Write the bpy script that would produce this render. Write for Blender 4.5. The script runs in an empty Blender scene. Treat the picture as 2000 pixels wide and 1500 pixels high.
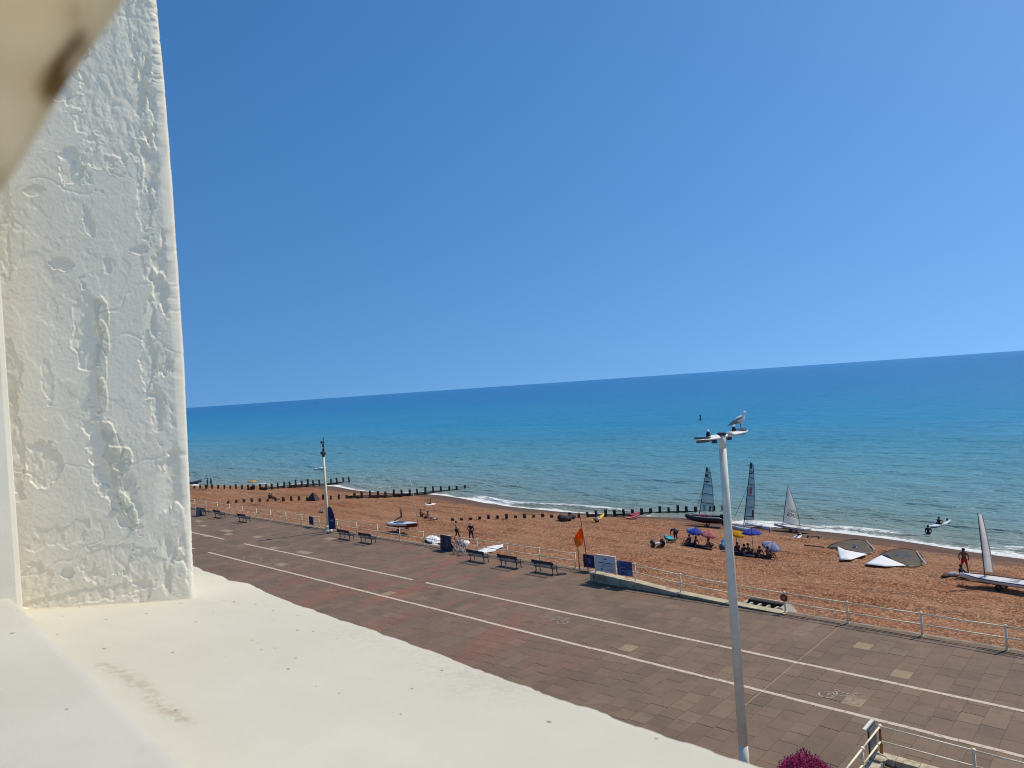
import bpy, bmesh, math, random
import numpy as np
from mathutils import Vector, Matrix, noise as mnoise
random.seed(7); rng = np.random.default_rng(7)
S = bpy.context.scene
C = S.collection

# ------------------------------------------------------------------ camera
F = 1400.0; ROLL = math.radians(3.93); V0 = 2.7; EYE = 13.0
YAW = math.atan2(1490.0, F)
DV = Vector((-math.cos(YAW), math.sin(YAW), 0)); RV = Vector((math.sin(YAW), math.cos(YAW), 0)); UPV = Vector((0, 0, 1))
cam = bpy.data.cameras.new('camera'); camo = bpy.data.objects.new('camera', cam); C.objects.link(camo)
cam.sensor_width = 36.0; cam.lens = F / 2000 * 36; cam.clip_start = 0.01; cam.clip_end = 90000
pit = math.atan(V0 / F)
fw = (DV * math.cos(pit) + UPV * math.sin(pit)).normalized(); up0 = RV.cross(fw).normalized()
cr = RV * math.cos(ROLL) - up0 * math.sin(ROLL); cu = RV * math.sin(ROLL) + up0 * math.cos(ROLL)
M = Matrix((cr, cu, -fw)).transposed().to_4x4(); M.translation = Vector((0, 0, EYE)); camo.matrix_world = M
cam.dof.use_dof = True; cam.dof.focus_distance = 9.0
cam.dof.aperture_fstop = cam.lens / 1000 / 0.0024
S.camera = camo

# ------------------------------------------------------------------ sky, sun, exposure
SUN_AZ = math.radians(24.0); SUN_EL = math.radians(54.0)        # azimuth measured from the sea (+Y) towards +X
sdir = Vector((math.sin(SUN_AZ) * math.cos(SUN_EL), math.cos(SUN_AZ) * math.cos(SUN_EL), math.sin(SUN_EL)))
w = bpy.data.worlds.new('World'); S.world = w; w.use_nodes = True
nt = w.node_tree; nt.nodes.clear()
out = nt.nodes.new('ShaderNodeOutputWorld'); bg = nt.nodes.new('ShaderNodeBackground'); sky = nt.nodes.new('ShaderNodeTexSky')
sky.sky_type = 'NISHITA'; sky.sun_disc = False; sky.sun_elevation = SUN_EL; sky.sun_rotation = SUN_AZ
sky.altitude = 0; sky.air_density = 1.0; sky.dust_density = 0.4; sky.ozone_density = 3.0
tc = nt.nodes.new('ShaderNodeTexCoord'); sv_ = nt.nodes.new('ShaderNodeSeparateXYZ'); cv_ = nt.nodes.new('ShaderNodeCombineXYZ'); mz = nt.nodes.new('ShaderNodeMath'); mz.operation = 'MULTIPLY_ADD'
nt.links.new(tc.outputs['Generated'], sv_.inputs[0]); nt.links.new(sv_.outputs[2], mz.inputs[0]); mz.inputs[1].default_value = .68; mz.inputs[2].default_value = .25
nt.links.new(sv_.outputs[0], cv_.inputs[0]); nt.links.new(sv_.outputs[1], cv_.inputs[1]); nt.links.new(mz.outputs[0], cv_.inputs[2]); nt.links.new(cv_.outputs[0], sky.inputs[0])
hs = nt.nodes.new('ShaderNodeHueSaturation'); hs.inputs['Saturation'].default_value = 1.29; hs.inputs['Value'].default_value = 1.0
nt.links.new(sky.outputs[0], hs.inputs['Color']); nt.links.new(hs.outputs[0], bg.inputs[0]); nt.links.new(bg.outputs[0], out.inputs[0])
bg.inputs[1].default_value = 0.124
sun = bpy.data.lights.new('sun', 'SUN'); suno = bpy.data.objects.new('sun', sun); C.objects.link(suno)
sun.energy = 3.3; sun.angle = math.radians(0.53); sun.color = (1.0, 0.92, 0.76)
suno.rotation_euler = sdir.to_track_quat('Z', 'Y').to_euler()
S.view_settings.view_transform = 'Standard'; S.view_settings.look = 'None'; S.view_settings.exposure = 0.12; S.view_settings.gamma = 1.0
S.view_settings.use_curve_mapping = False
S.render.engine = 'CYCLES'; S.cycles.filter_width = 1.05
S.cycles.max_bounces = 6; S.cycles.transparent_max_bounces = 8

# ------------------------------------------------------------------ helpers
def lin(c):
    return tuple((x / 255 / 12.92 if x / 255 <= 0.04045 else ((x / 255 + 0.055) / 1.055) ** 2.4) for x in c)
def uvp(x, y):
    return ((x - 1000) * math.cos(ROLL) - (y - 750) * math.sin(ROLL), (x - 1000) * math.sin(ROLL) + (y - 750) * math.cos(ROLL) - V0)
def at(x, y, z=0.0):                       # where the sight line meets the height z
    u, v = uvp(x, y); Z = (EYE - z) * F / v; p = DV * Z + RV * (u / F * Z); return Vector((p.x, p.y, z))
def ray(x, y):                             # horizontal direction and drop per unit depth
    u, v = uvp(x, y); return DV + RV * (u / F) - UPV * (v / F)
def at_depth(x, y, Z):
    return Vector((0, 0, EYE)) + ray(x, y) * Z
def depth(p): return p.x * DV.x + p.y * DV.y
class MB:
    def __init__(s): s.v = []; s.f = []
    def add(s, vs, fs):
        n = len(s.v); s.v += [tuple(v) for v in vs]; s.f += [tuple(i + n for i in f) for f in fs]; return s
    def box(s, a, b, rot=None, org=None):
        (x0, y0, z0), (x1, y1, z1) = a, b
        vs = [Vector(p) for p in ((x0,y0,z0),(x1,y0,z0),(x1,y1,z0),(x0,y1,z0),(x0,y0,z1),(x1,y0,z1),(x1,y1,z1),(x0,y1,z1))]
        if rot is not None:
            o = Vector(org) if org is not None else Vector((0,0,0)); vs = [rot @ (p - o) + o for p in vs]
        return s.add(vs, [(3,2,1,0),(4,5,6,7),(0,1,5,4),(1,2,6,5),(2,3,7,6),(3,0,4,7)])
    def cbox(s, c, d, rz=0.0, rx=0.0, ry=0.0):
        m = Matrix.Rotation(rz, 3, 'Z') @ Matrix.Rotation(ry, 3, 'Y') @ Matrix.Rotation(rx, 3, 'X'); c = Vector(c)
        h = Vector(d) / 2; vs = [c + m @ Vector((sx*h.x, sy*h.y, sz*h.z)) for sz in (-1,1) for sx, sy in ((-1,-1),(1,-1),(1,1),(-1,1))]
        return s.add(vs, [(3,2,1,0),(4,5,6,7),(0,1,5,4),(1,2,6,5),(2,3,7,6),(3,0,4,7)])
    def tube(s, pts, r, n=8, cap=True):
        pts = [Vector(p) for p in pts]; rs = r if isinstance(r, (list, tuple)) else [r] * len(pts); rings = []; vs = []
        for i, p in enumerate(pts):
            t = (pts[min(i+1, len(pts)-1)] - pts[max(i-1, 0)]).normalized()
            a = t.orthogonal().normalized() if i == 0 else (a - t * a.dot(t)).normalized()
            b = t.cross(a)
            for k in range(n):
                th = 2 * math.pi * k / n; vs.append(p + (a * math.cos(th) + b * math.sin(th)) * rs[i])
        fs = [(i*n+k, i*n+(k+1) % n, (i+1)*n+(k+1) % n, (i+1)*n+k) for i in range(len(pts)-1) for k in range(n)]
        if cap: fs += [tuple(range(n-1, -1, -1)), tuple((len(pts)-1)*n + k for k in range(n))]
        return s.add(vs, fs)
    def lathe(s, prof, c=(0,0,0), n=16, sx=1.0, sy=1.0):
        vs = []; c = Vector(c)
        for r, z in prof:
            for k in range(n):
                th = 2*math.pi*k/n; vs.append(c + Vector((r*math.cos(th)*sx, r*math.sin(th)*sy, z)))
        m = len(prof); fs = [(i*n+k, i*n+(k+1) % n, (i+1)*n+(k+1) % n, (i+1)*n+k) for i in range(m-1) for k in range(n)]
        fs += [tuple(range(n-1, -1, -1)), tuple((m-1)*n+k for k in range(n))]
        return s.add(vs, fs)
    def ball(s, c, r, n=10, sz=1.0, sx=1.0, sy=1.0):
        return s.lathe([(r*math.sin(math.pi*i/n)+1e-4, -r*math.cos(math.pi*i/n)*sz) for i in range(n+1)], c, n+2, sx, sy)
    def torus(s, c, R, r, axis='Z', n=20, m=6, rz=0.0):
        vs = []; c = Vector(c); rot = Matrix.Rotation(rz, 3, 'Z')
        for i in range(n):
            a = 2*math.pi*i/n
            for j in range(m):
                b = 2*math.pi*j/m; x, y, z = (R+r*math.cos(b))*math.cos(a), (R+r*math.cos(b))*math.sin(a), r*math.sin(b)
                p = Vector((x, y, z)) if axis == 'Z' else Vector((x, z, y)) if axis == 'Y' else Vector((z, x, y))
                vs.append(c + rot @ p)
        return s.add(vs, [(i*m+j, ((i+1) % n)*m+j, ((i+1) % n)*m+(j+1) % m, i*m+(j+1) % m) for i in range(n) for j in range(m)])
    def loft(s, rings, cap=True):
        n = len(rings[0]); vs = [p for r in rings for p in r]
        fs = [(i*n+k, i*n+(k+1) % n, (i+1)*n+(k+1) % n, (i+1)*n+k) for i in range(len(rings)-1) for k in range(n)]
        if cap: fs += [tuple(range(n-1, -1, -1)), tuple((len(rings)-1)*n+k for k in range(n))]
        return s.add(vs, fs)
    def plate(s, poly, th):                # polygon with thickness th along its normal
        poly = [Vector(p) for p in poly]; nrm = Vector((0,0,0))
        for i in range(len(poly)): nrm += poly[i].cross(poly[(i+1) % len(poly)])
        nrm.normalize(); n = len(poly); vs = [p - nrm*th/2 for p in poly] + [p + nrm*th/2 for p in poly]
        return s.add(vs, [tuple(range(n-1,-1,-1)), tuple(range(n, 2*n))] + [(i, (i+1) % n, n+(i+1) % n, n+i) for i in range(n)])
    def mesh(s, name, m, smooth=False):
        me = bpy.data.meshes.new(name); me.from_pydata(s.v, [], s.f); me.materials.append(m)
        bm = bmesh.new(); bm.from_mesh(me); bmesh.ops.recalc_face_normals(bm, faces=bm.faces); bm.to_mesh(me); bm.free()
        if smooth: me.shade_smooth()
        return me
    def build(s, name, m, parent=None, smooth=False):
        o = bpy.data.objects.new(name, s.mesh(name, m, smooth)); C.objects.link(o)
        if parent is not None: o.parent = parent
        return o
def link(name, me, parent=None, loc=None, rz=None):
    o = bpy.data.objects.new(name, me); C.objects.link(o)
    if parent is not None: o.parent = parent
    if loc is not None: o.location = loc
    if rz is not None: o.rotation_euler.z = rz
    return o
def tag(o, label=None, cat=None, group=None, kind=None):
    if label: o['label'] = label
    if cat: o['category'] = cat
    if group: o['group'] = group
    if kind: o['kind'] = kind
    return o
def thing(name, label, cat, loc=(0,0,0), rz=0.0, group=None):
    o = bpy.data.objects.new(name, None); C.objects.link(o); o.location = loc; o.rotation_euler = (0,0,rz); o.empty_display_size = .2
    return tag(o, label, cat, group)
def copy_tree(o, parent=None):
    c = o.copy(); C.objects.link(c); c.parent = parent
    for ch in list(o.children): copy_tree(ch, c)
    return c

# ------------------------------------------------------------------ materials
class NT:
    def __init__(s, name):
        s.m = bpy.data.materials.new(name); s.m.use_nodes = True; s.t = s.m.node_tree; s.b = s.t.nodes['Principled BSDF']
    def n(s, typ, **kw):
        nd = s.t.nodes.new('ShaderNode' + typ)
        for k, v in kw.items():
            if k in nd.inputs: 
                if isinstance(v, bpy.types.NodeSocket): s.t.links.new(v, nd.inputs[k])
                else: nd.inputs[k].default_value = v
            else: setattr(nd, k, v)
        return nd
    def l(s, a, b): s.t.links.new(a, b)
    def pos(s, scale=(1,1,1), rot=(0,0,0), obj=False):
        g = s.n('TexCoord').outputs['Object'] if obj else s.n('NewGeometry').outputs['Position']
        mp = s.n('Mapping'); mp.inputs['Scale'].default_value = scale; mp.inputs['Rotation'].default_value = rot; s.l(g, mp.inputs['Vector']); return mp.outputs[0]
    def noise(s, vec, scale, detail=4, rough=.55, dist=0.0):
        nd = s.n('TexNoise'); nd.inputs['Scale'].default_value = scale; nd.inputs['Detail'].default_value = detail
        nd.inputs['Roughness'].default_value = rough; nd.inputs['Distortion'].default_value = dist; s.l(vec, nd.inputs['Vector']); return nd.outputs['Fac']
    def ramp(s, fac, stops):
        r = s.n('ValToRGB'); e = r.color_ramp.elements
        while len(e) < len(stops): e.new(0.5)
        for i, (p, c) in enumerate(stops):
            e[i].position = p; e[i].color = tuple(c) + (1,) if not isinstance(c, (int, float)) else (c, c, c, 1)
        s.l(fac, r.inputs[0]); return r.outputs[0]
    def mix(s, fac, a, b, mode='MIX'):
        m = s.n('Mix', data_type='RGBA', blend_type=mode)
        for k, v in ((0, fac), (6, a), (7, b)):
            if isinstance(v, bpy.types.NodeSocket): s.l(v, m.inputs[k])
            else: m.inputs[k].default_value = v if k == 0 or len(v) == 4 else tuple(v) + (1,)
        return m.outputs[2]
    def math(s, op, a, b=0.0):
        m = s.n('Math', operation=op)
        for k, v in ((0, a), (1, b)):
            if isinstance(v, bpy.types.NodeSocket): s.l(v, m.inputs[k])
            else: m.inputs[k].default_value = v
        return m.outputs[0]
    def bump(s, h, strength=.3, dist=.02):
        b = s.n('Bump'); b.inputs['Strength'].default_value = strength; b.inputs['Distance'].default_value = dist; s.l(h, b.inputs['Height']); s.l(b.outputs[0], s.b.inputs['Normal']); return b
    def col(s, c): s.l(c, s.b.inputs['Base Color']) if isinstance(c, bpy.types.NodeSocket) else setattr(s.b.inputs['Base Color'], 'default_value', tuple(c)+(1,))
    def rough(s, v): s.b.inputs['Roughness'].default_value = v
_mc = {}
def mat(name, c, rough=.6, var=.18, scale=6.0, metal=0.0, stain=None, stain_amt=.35, spec=.4):
    """plain paint, fabric, plastic...: colour with mottling and optional stains"""
    if name in _mc: return _mc[name]
    t = NT(name); p = t.pos(obj=True); n1 = t.noise(p, scale, 5)
    dark = tuple(x * (1 - var) for x in c); lite = tuple(min(1, x * (1 + var * .6)) for x in c)
    base = t.ramp(n1, [(.3, dark), (.7, lite)])
    if stain:
        n2 = t.noise(p, scale * .6, 6, .7, .4); f = t.ramp(n2, [(.62 - stain_amt * .3, 0.0), (.72, 1.0)]); base = t.mix(f, base, stain)
    t.col(base); t.rough(rough); t.b.inputs['Metallic'].default_value = metal; t.b.inputs['Specular IOR Level'].default_value = spec
    _mc[name] = t.m; return t.m

def fab(name, c):
    t = NT(name); t.col(c); t.rough(.85); tr = t.n('BsdfTranslucent'); tr.inputs['Color'].default_value = tuple(c)+(1,); ms = t.n('MixShader'); ms.inputs[0].default_value = .58
    t.l(t.b.outputs[0], ms.inputs[1]); t.l(tr.outputs[0], ms.inputs[2]); t.l(ms.outputs[0], t.t.nodes['Material Output'].inputs['Surface']); return t.m
white_paint = mat('white_metal_paint', (.95, .81, .55), .45, .12, 9, stain=(.30, .17, .08), stain_amt=.12)
cream_post = mat('cream_post_paint', (.84, .70, .47), .5, .15, 3, stain=(.36, .24, .13), stain_amt=.15)
grey_metal = mat('galvanised_grey', (.80, .745, .60), .5, .12, 4, .0)
lamp_white = mat('lamp_white', (.76, .73, .66), .45, .15, 8, stain=(.35,.3,.25), stain_amt=.1)
black_iron = mat('black_iron', (.016, .017, .02), .45, .3, 12)
dark_wood = mat('dark_bench_wood', (.030, .030, .034), .6, .35, 14)
groyne_wood = mat('groyne_timber', (.034, .026, .022), .75, .4, 5, stain=(.06,.06,.035), stain_amt=.2)
rust = mat('rusty_post', (.36, .16, .05), .85, .4, 14, stain=(.6,.5,.4), stain_amt=.2)

def plaster_mat(name, c1, c2, stainc, scale=3.0, speck=False):
    t = NT(name); p = t.pos(); n1 = t.noise(p, scale, 6, .6); n2 = t.noise(p, scale * 9, 5, .65); n3 = t.noise(p, scale * 2.2, 8, .7, .3)
    base = t.ramp(n1, [(.3, c1), (.7, c2)]); base = t.mix(t.ramp(n3, [(.58, 0.0), (.74, .55)]), base, stainc)
    if speck:
        v = t.n('TexVoronoi', feature='F1'); v.inputs['Scale'].default_value = 42; v.inputs['Randomness'].default_value = 1; t.l(t.pos((1,1,1)), v.inputs['Vector'])
        sz = t.n('SeparateColor'); t.l(v.outputs['Color'], sz.inputs[0])
        keep = t.math('GREATER_THAN', sz.outputs[0], .80); r = t.math('MULTIPLY', sz.outputs[1], .16); small = t.math('LESS_THAN', v.outputs['Distance'], r)
        base = t.mix(t.math('MULTIPLY', keep, small), base, (.20, .17, .13))
    t.col(base); t.rough(.7); t.b.inputs['Specular IOR Level'].default_value = .25
    t.bump(t.math('ADD', n2, t.math('MULTIPLY', t.noise(p, 260, 3, .7), .35)), .22, .0035); return t
pillar_t = plaster_mat('old_white_render', (.85, .77, .60), (.91, .83, .665), (.74, .67, .47), 2.6)
# yellowed filler where the attribute says the old coat has gone
at_ = pillar_t.n('Attribute', attribute_name='filler'); old = pillar_t.b.inputs['Base Color'].links[0].from_socket
pillar_t.col(pillar_t.mix(at_.outputs['Fac'], old, (.60, .58, .44)))
pillar_m = pillar_t.m
ledge_t = plaster_mat('cream_masonry_paint', (.535, .50, .40), (.595, .56, .455), (.50, .45, .35), 2.2, True)
at2 = ledge_t.n('Attribute', attribute_name='stain'); old = ledge_t.b.inputs['Base Color'].links[0].from_socket
nz = ledge_t.noise(ledge_t.pos(), 70, 6, .75); ledge_t.col(ledge_t.mix(ledge_t.math('MULTIPLY', at2.outputs['Fac'], ledge_t.ramp(nz, [(.42, 0.0), (.62, .75)])), old, (.34, .25, .16)))
ledge_m = ledge_t.m
sill_m = plaster_mat('grey_white_sill_paint', (.50, .475, .40), (.56, .53, .45), (.46, .43, .34), 4.0, True).m

# ------------------------------------------------------------------ beach and sea levels
SEA = -5.5; WALL_L = 38.9; WALL_R = 37.15; JOG = -29.2
shore_px = [(2000,1092),(1900,1079),(1800,1062),(1700,1048),(1600,1037),(1500,1029),(1430,1023),(1350,1012),(1230,1008),(1100,1000),(1000,990),(950,983),(900,973),(860,967),(800,963),(740,962),(690,957),(650,949),(600,950),(520,951),(440,951),(380,949)]
sp = sorted([(at(x, y, SEA).x, at(x, y, SEA).y) for x, y in shore_px]); sx_ = np.array([a for a, b in sp]); sy_ = np.array([b for a, b in sp])
sx_ = np.concatenate([[-900, sx_[0] - 30], sx_, [8, 80]]); sy_ = np.concatenate([[74, sy_[0] + 3], sy_, [sy_[-1] - 1, 70]])
# light smoothing of the traced shoreline
gx = np.linspace(-900, 80, 981); gy = np.interp(gx, sx_, sy_); ker = np.hanning(9); ker /= ker.sum(); gy = np.convolve(np.pad(gy, 4, mode='edge'), ker, 'valid')
def shore(X): return np.interp(X, gx, gy)
def fbm(x, y, sc, seed=0, oct=4):
    """numpy value noise"""
    x = np.asarray(x, float) * sc; y = np.asarray(y, float) * sc; tot = np.zeros(np.broadcast(x, y).shape); amp = 1.0; nrm = 0
    r = np.random.default_rng(seed); tab = r.random((256, 256))
    for o in range(oct):
        xi = np.floor(x).astype(int); yi = np.floor(y).astype(int); fx = x - xi; fy = y - yi; fx = fx*fx*(3-2*fx); fy = fy*fy*(3-2*fy)
        a = tab[xi % 256, yi % 256]; b = tab[(xi+1) % 256, yi % 256]; c = tab[xi % 256, (yi+1) % 256]; d = tab[(xi+1) % 256, (yi+1) % 256]
        tot += amp * ((a*(1-fx)+b*fx)*(1-fy) + (c*(1-fx)+d*fx)*fy); nrm += amp; amp *= .5; x = x*2.03+17.1; y = y*2.03+5.3
    return tot / nrm
def beach_base(X, Y):
    t = (Y - 38.0) / (shore(X) - 38.0)
    return np.interp(t, [-1, 0, .15, .42, .55, .8, 1.0, 1.6, 4], [-.75, -.75, -1.1, -2.2, -2.7, -4.3, SEA, -7.5, -14])
def beach_z(X, Y): 
    X = np.asarray(X, float); Y = np.asarray(Y, float)
    n = (fbm(X, Y, .22, 3, 3) - .5) * .5 + (fbm(X * .18, Y * 1.2, .5, 5, 4) - .5) * .6
    t = (Y - 38.0) / (shore(X) - 38.0); fade = np.clip((1.0 - t) * 5, 0, 1) * np.clip(t * 6, 0, 1)
    return beach_base(X, Y) + n * fade
def bz(X, Y): return float(beach_z(X, Y))
def on_beach(px, py):
    z = -2.5
    for _ in range(40):
        p = at(px, py, z); z = .5 * z + .5 * bz(p.x, p.y)
    p = at(px, py, z); p.z = bz(p.x, p.y); return p
def heading(a, b): return math.atan2((b - a).y, (b - a).x)

# ---- beach mesh
def grid_obj(name, X, Y, Zv, m, attrs=None, smooth=True, parent=None):
    nx, ny = X.shape; vs = np.stack([X.ravel(), Y.ravel(), Zv.ravel()], 1)
    i = np.arange(nx*ny).reshape(nx, ny); q = np.stack([i[:-1,:-1], i[1:,:-1], i[1:,1:], i[:-1,1:]], -1).reshape(-1, 4)
    me = bpy.data.meshes.new(name); me.vertices.add(len(vs)); me.vertices.foreach_set('co', vs.ravel().astype(np.float32))
    me.loops.add(q.size); me.loops.foreach_set('vertex_index', q.ravel().astype(np.int32)); me.polygons.add(len(q))
    me.polygons.foreach_set('loop_start', np.arange(0, q.size, 4, dtype=np.int32)); me.update(calc_edges=True); me.validate()
    for k, v in (attrs or {}).items():
        a = me.attributes.new(k, 'FLOAT', 'POINT'); a.data.foreach_set('value', v.ravel().astype(np.float32))
    me.materials.append(m)
    if smooth: me.shade_smooth()
    o = bpy.data.objects.new(name, me); C.objects.link(o)
    if parent: o.parent = parent
    return o
t = NT('shingle')
p = t.pos(); v1 = t.n('TexVoronoi'); v1.inputs['Scale'].default_value = 10.0; t.l(p, v1.inputs['Vector'])
v2 = t.n('TexVoronoi'); v2.inputs['Scale'].default_value = 3.2; t.l(p, v2.inputs['Vector'])
sc1 = t.n('SeparateColor'); t.l(v1.outputs['Color'], sc1.inputs[0]); sc2 = t.n('SeparateColor'); t.l(v2.outputs['Color'], sc2.inputs[0])
c1 = t.ramp(sc1.outputs[0], [(0, (.030, .013, .008)), (.3, (.19, .068, .027)), (.7, (.36, .142, .058)), (1, (.62, .36, .20))])
c2 = t.ramp(sc2.outputs[1], [(0, (.105, .040, .017)), (.5, (.255, .094, .037)), (1, (.42, .195, .092))])
big = t.noise(p, .12, 5, .6); c = t.mix(.35, c1, c2); strand = t.noise(t.pos((.045, .55, 1), (0, 0, -.06)), 1.0, 5, .65, .5); c = t.mix(t.ramp(strand, [(.54, 0.0), (.64, .55)]), c, (.085, .045, .026)); c = t.mix(t.ramp(big, [(.38, 0.0), (.66, .55)]), c, t.mix(.5, c1, (.42, .28, .16)))
shn = t.n('Attribute', attribute_name='shore'); wet = t.ramp(t.math('ADD', shn.outputs['Fac'], t.math('MULTIPLY', t.math('SUBTRACT', t.noise(p, .35, 4), .5), .3)), [(.0, 1.0), (.20, .9), (.36, 0.0)])
cwet = t.mix(.75, t.mix(1.0, c, (.52, .50, .52), 'MULTIPLY'), (.105, .070, .052)); t.col(t.mix(wet, c, cwet)); t.rough(.85)
t.b.inputs['Specular IOR Level'].default_value = .2
hb = t.math('ADD', v1.outputs['Distance'], t.math('MULTIPLY', t.noise(p, 2.0, 5, .7), 1.6)); t.bump(hb, .6, .10); shingle_m = t.m
xs = np.concatenate([np.linspace(-900, -220, 60)[:-1], np.linspace(-220, 30, 700)]); ts = np.concatenate([np.linspace(0, 1.25, 240), np.linspace(1.3, 3.5, 12)])
Xg, Tg = np.meshgrid(xs, ts, indexing='ij'); Yg = 36.0 + Tg * (shore(Xg) - 36.0)
shd = np.clip((shore(Xg) - Yg) / 22.0, 0, 2)
tag(grid_obj('beach', Xg, Yg, beach_z(Xg, Yg), shingle_m, {'shore': shd}), 'sloping orange brown shingle beach between promenade and sea', kind='structure')

# ---- sea mesh, finer near the shore
t = NT('sea_water')
p = t.pos(); sd = t.n('Attribute', attribute_name='off').outputs['Fac']     # metres off the waterline
depthc = t.ramp(t.math('POWER', t.math('DIVIDE', sd, 1500.0), .35), [(0, (.33, .28, .19)), (.16, (.22, .30, .26)), (.30, (.125, .30, .335)), (.46, (.016, .235, .375)), (.70, (.001, .160, .35)), (1, (.001, .132, .325))])
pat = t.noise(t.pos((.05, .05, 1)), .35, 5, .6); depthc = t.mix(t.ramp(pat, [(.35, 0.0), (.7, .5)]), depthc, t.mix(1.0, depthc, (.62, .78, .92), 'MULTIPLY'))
wave_shade = t.noise(t.pos((.10, .42, 1), (0, 0, .1)), 1.0, 5, .65, .4); depthc = t.mix(t.ramp(wave_shade, [(.56, 0.0), (.68, .55)]), depthc, t.mix(1.0, depthc, (.55, .72, .84), 'MULTIPLY')); wv = t.n('Attribute', attribute_name='foam').outputs['Fac']; fn = t.noise(t.pos((.8, 1.6, 1)), 1.6, 7, .75, .6)  # dark streaks painted into the water colour imitate shading on wave slopes
foam = t.ramp(t.math('ADD', wv, t.math('MULTIPLY', t.math('SUBTRACT', fn, .5), 1.3)), [(.46, 0.0), (.62, 1.0)])
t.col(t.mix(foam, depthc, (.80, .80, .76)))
t.l(t.mix(foam, (.22, .22, .22), (.8, .8, .8)), t.b.inputs['Roughness']); t.b.inputs['IOR'].default_value = 1.33; t.b.inputs['Specular IOR Level'].default_value = .18
w1 = t.noise(t.pos((.25, .75, 1), (0, 0, .25)), 1.0, 4, .6, .5); w2 = t.noise(t.pos((.6, 1.4, 1), (0, 0, -.2)), 1.3, 4, .6); w3 = t.noise(t.pos((.035, .11, 1), (0, 0, .15)), 1.0, 5, .6, .4)
hh = t.math('ADD', t.math('ADD', w1, t.math('MULTIPLY', w2, .35)), t.math('MULTIPLY', w3, 2.2)); t.bump(hh, .9, .8); sea_m = t.m
offs = np.concatenate([np.linspace(-2.5, 14, 110), np.arange(14.4, 110, .62), np.arange(110, 320, 1.9), np.geomspace(322, 60000, 46)])
xs = np.concatenate([-np.geomspace(60000, 330, 26), np.linspace(-300, 40, 680), np.geomspace(60, 60000, 26)])
Xg, Og = np.meshgrid(xs, offs, indexing='ij'); fadeS = np.clip(1 - Og / 900, 0, 1); Yg = (shore(Xg) * fadeS + 78 * (1 - fadeS)) + Og
ph = fbm(Xg, Yg * 0, .045, 21, 3) * 9
amp = np.clip(Og / 4, 0, 1) * np.exp(-Og / 60)
brk = np.exp(-((Og - 3.2 - (ph - 4.5) * .55) / .9) ** 2) * np.clip(fbm(Xg, Yg*0+3, .06, 33, 3) * 3 - 1.0, 0, 1)
swell = .16 * np.sin(Og * .62 + ph * 1.3) * np.clip(fbm(Xg, Yg, .03, 8, 2) * 2 - .5, 0, 1) * amp
chop = (fbm(Xg * .5, Yg * 1.6, .55, 12, 4) - .5) * .62 * np.clip(Og / 8, 0, 1) * np.exp(-Og / 200)
Zs = SEA + swell + chop + brk * .38
edge = np.exp(-((Og - .2 - (fbm(Xg, Yg*0, .16, 41, 3) - .5) * 2.2) / 1.0) ** 2)
near = np.clip(1 - Og / 5.5, 0, 1) * .5 * np.clip((Xg + 52) / 15, .25, 1)
foamA = np.clip(edge * .85 * np.clip(fbm(Xg, Yg*0+9, .05, 44, 3) * 2.6 - .55, .25, 1) + brk * .6 + near, 0, 1)
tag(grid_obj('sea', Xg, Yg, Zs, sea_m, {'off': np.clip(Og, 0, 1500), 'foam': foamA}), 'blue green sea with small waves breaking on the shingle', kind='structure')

# ------------------------------------------------------------------ promenade
Y_LO, Y_HI = 27.42, 30.95
t = NT('paving_stone'); p = t.pos()
rnd = t.math('FRACT', t.math('ADD', t.n('ObjectInfo').outputs['Random'], t.n('NewGeometry').outputs['Random Per Island']))
base = t.ramp(rnd, [(0, (.118, .076, .048)), (.3, (.158, .101, .064)), (.6, (.178, .114, .072)), (.85, (.200, .124, .074)), (1, (.25, .168, .105))])
grime = t.ramp(t.noise(p, .38, 7, .7, .6), [(.30, (.118, .084, .050)), (.5, (.176, .114, .070)), (.70, (.24, .140, .085))]); base = t.mix(.6, base, grime)
sp_ = t.n('SeparateXYZ'); t.l(p, sp_.inputs[0])
redn = t.noise(t.pos((.42, .09, 1), (0, 0, .25)), 1.0, 5, .6, .6); band = t.ramp(t.math('DIVIDE', t.math('ADD', sp_.outputs[0], 100), 100), [(.40, 0.0), (.55, .9), (.66, 1.0), (.80, .15), (1, .05)])
base = t.mix(t.math('MULTIPLY', t.ramp(redn, [(.50, 0.0), (.66, .75)]), band), base, (.27, .088, .052))
fine = t.noise(p, 14, 5, .7); base = t.mix(t.ramp(fine, [(.60, 0.0), (.8, .4)]), base, (.24, .19, .15)); base = t.mix(t.ramp(t.noise(p, 1.7, 6, .7, .8), [(.54, 0.0), (.72, .5)]), base, (.070, .055, .038))
t.col(base); t.rough(.8); t.bump(fine, .25, .01); pave_m = t.m
mortar_m = mat('pale_mortar', (.15, .100, .066), .9, .35, 3)
def prom_edge(X): return WALL_L if X < JOG else WALL_R
prom = bpy.data.objects.new('promenade', None); C.objects.link(prom); tag(prom, 'wide paved seafront promenade with two painted lines', kind='structure')
mb = MB(); mb.box((-420, 2.0, -6), (JOG, WALL_L, -.013)); mb.box((JOG, 2.0, -6), (30, WALL_R, -.0135)); mb.build('paving_bed', mortar_m, prom)
PX, PY = .735, .82
def slab_mesh(h=.05, k_=1, g_=.0055):
    m = MB(); g = g_; a, b = PX/2 - g, PY*k_/2 - g; e = .006
    return m.loft([[(-a,-b,-h),(a,-b,-h),(a,b,-h),(-a,b,-h)],[(-a,-b,-e),(a,-b,-e),(a,b,-e),(-a,b,-e)],[(-a+e,-b+e,0),(a-e,-b+e,0),(a-e,b-e,0),(-a+e,b-e,0)]])
cells = []
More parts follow.
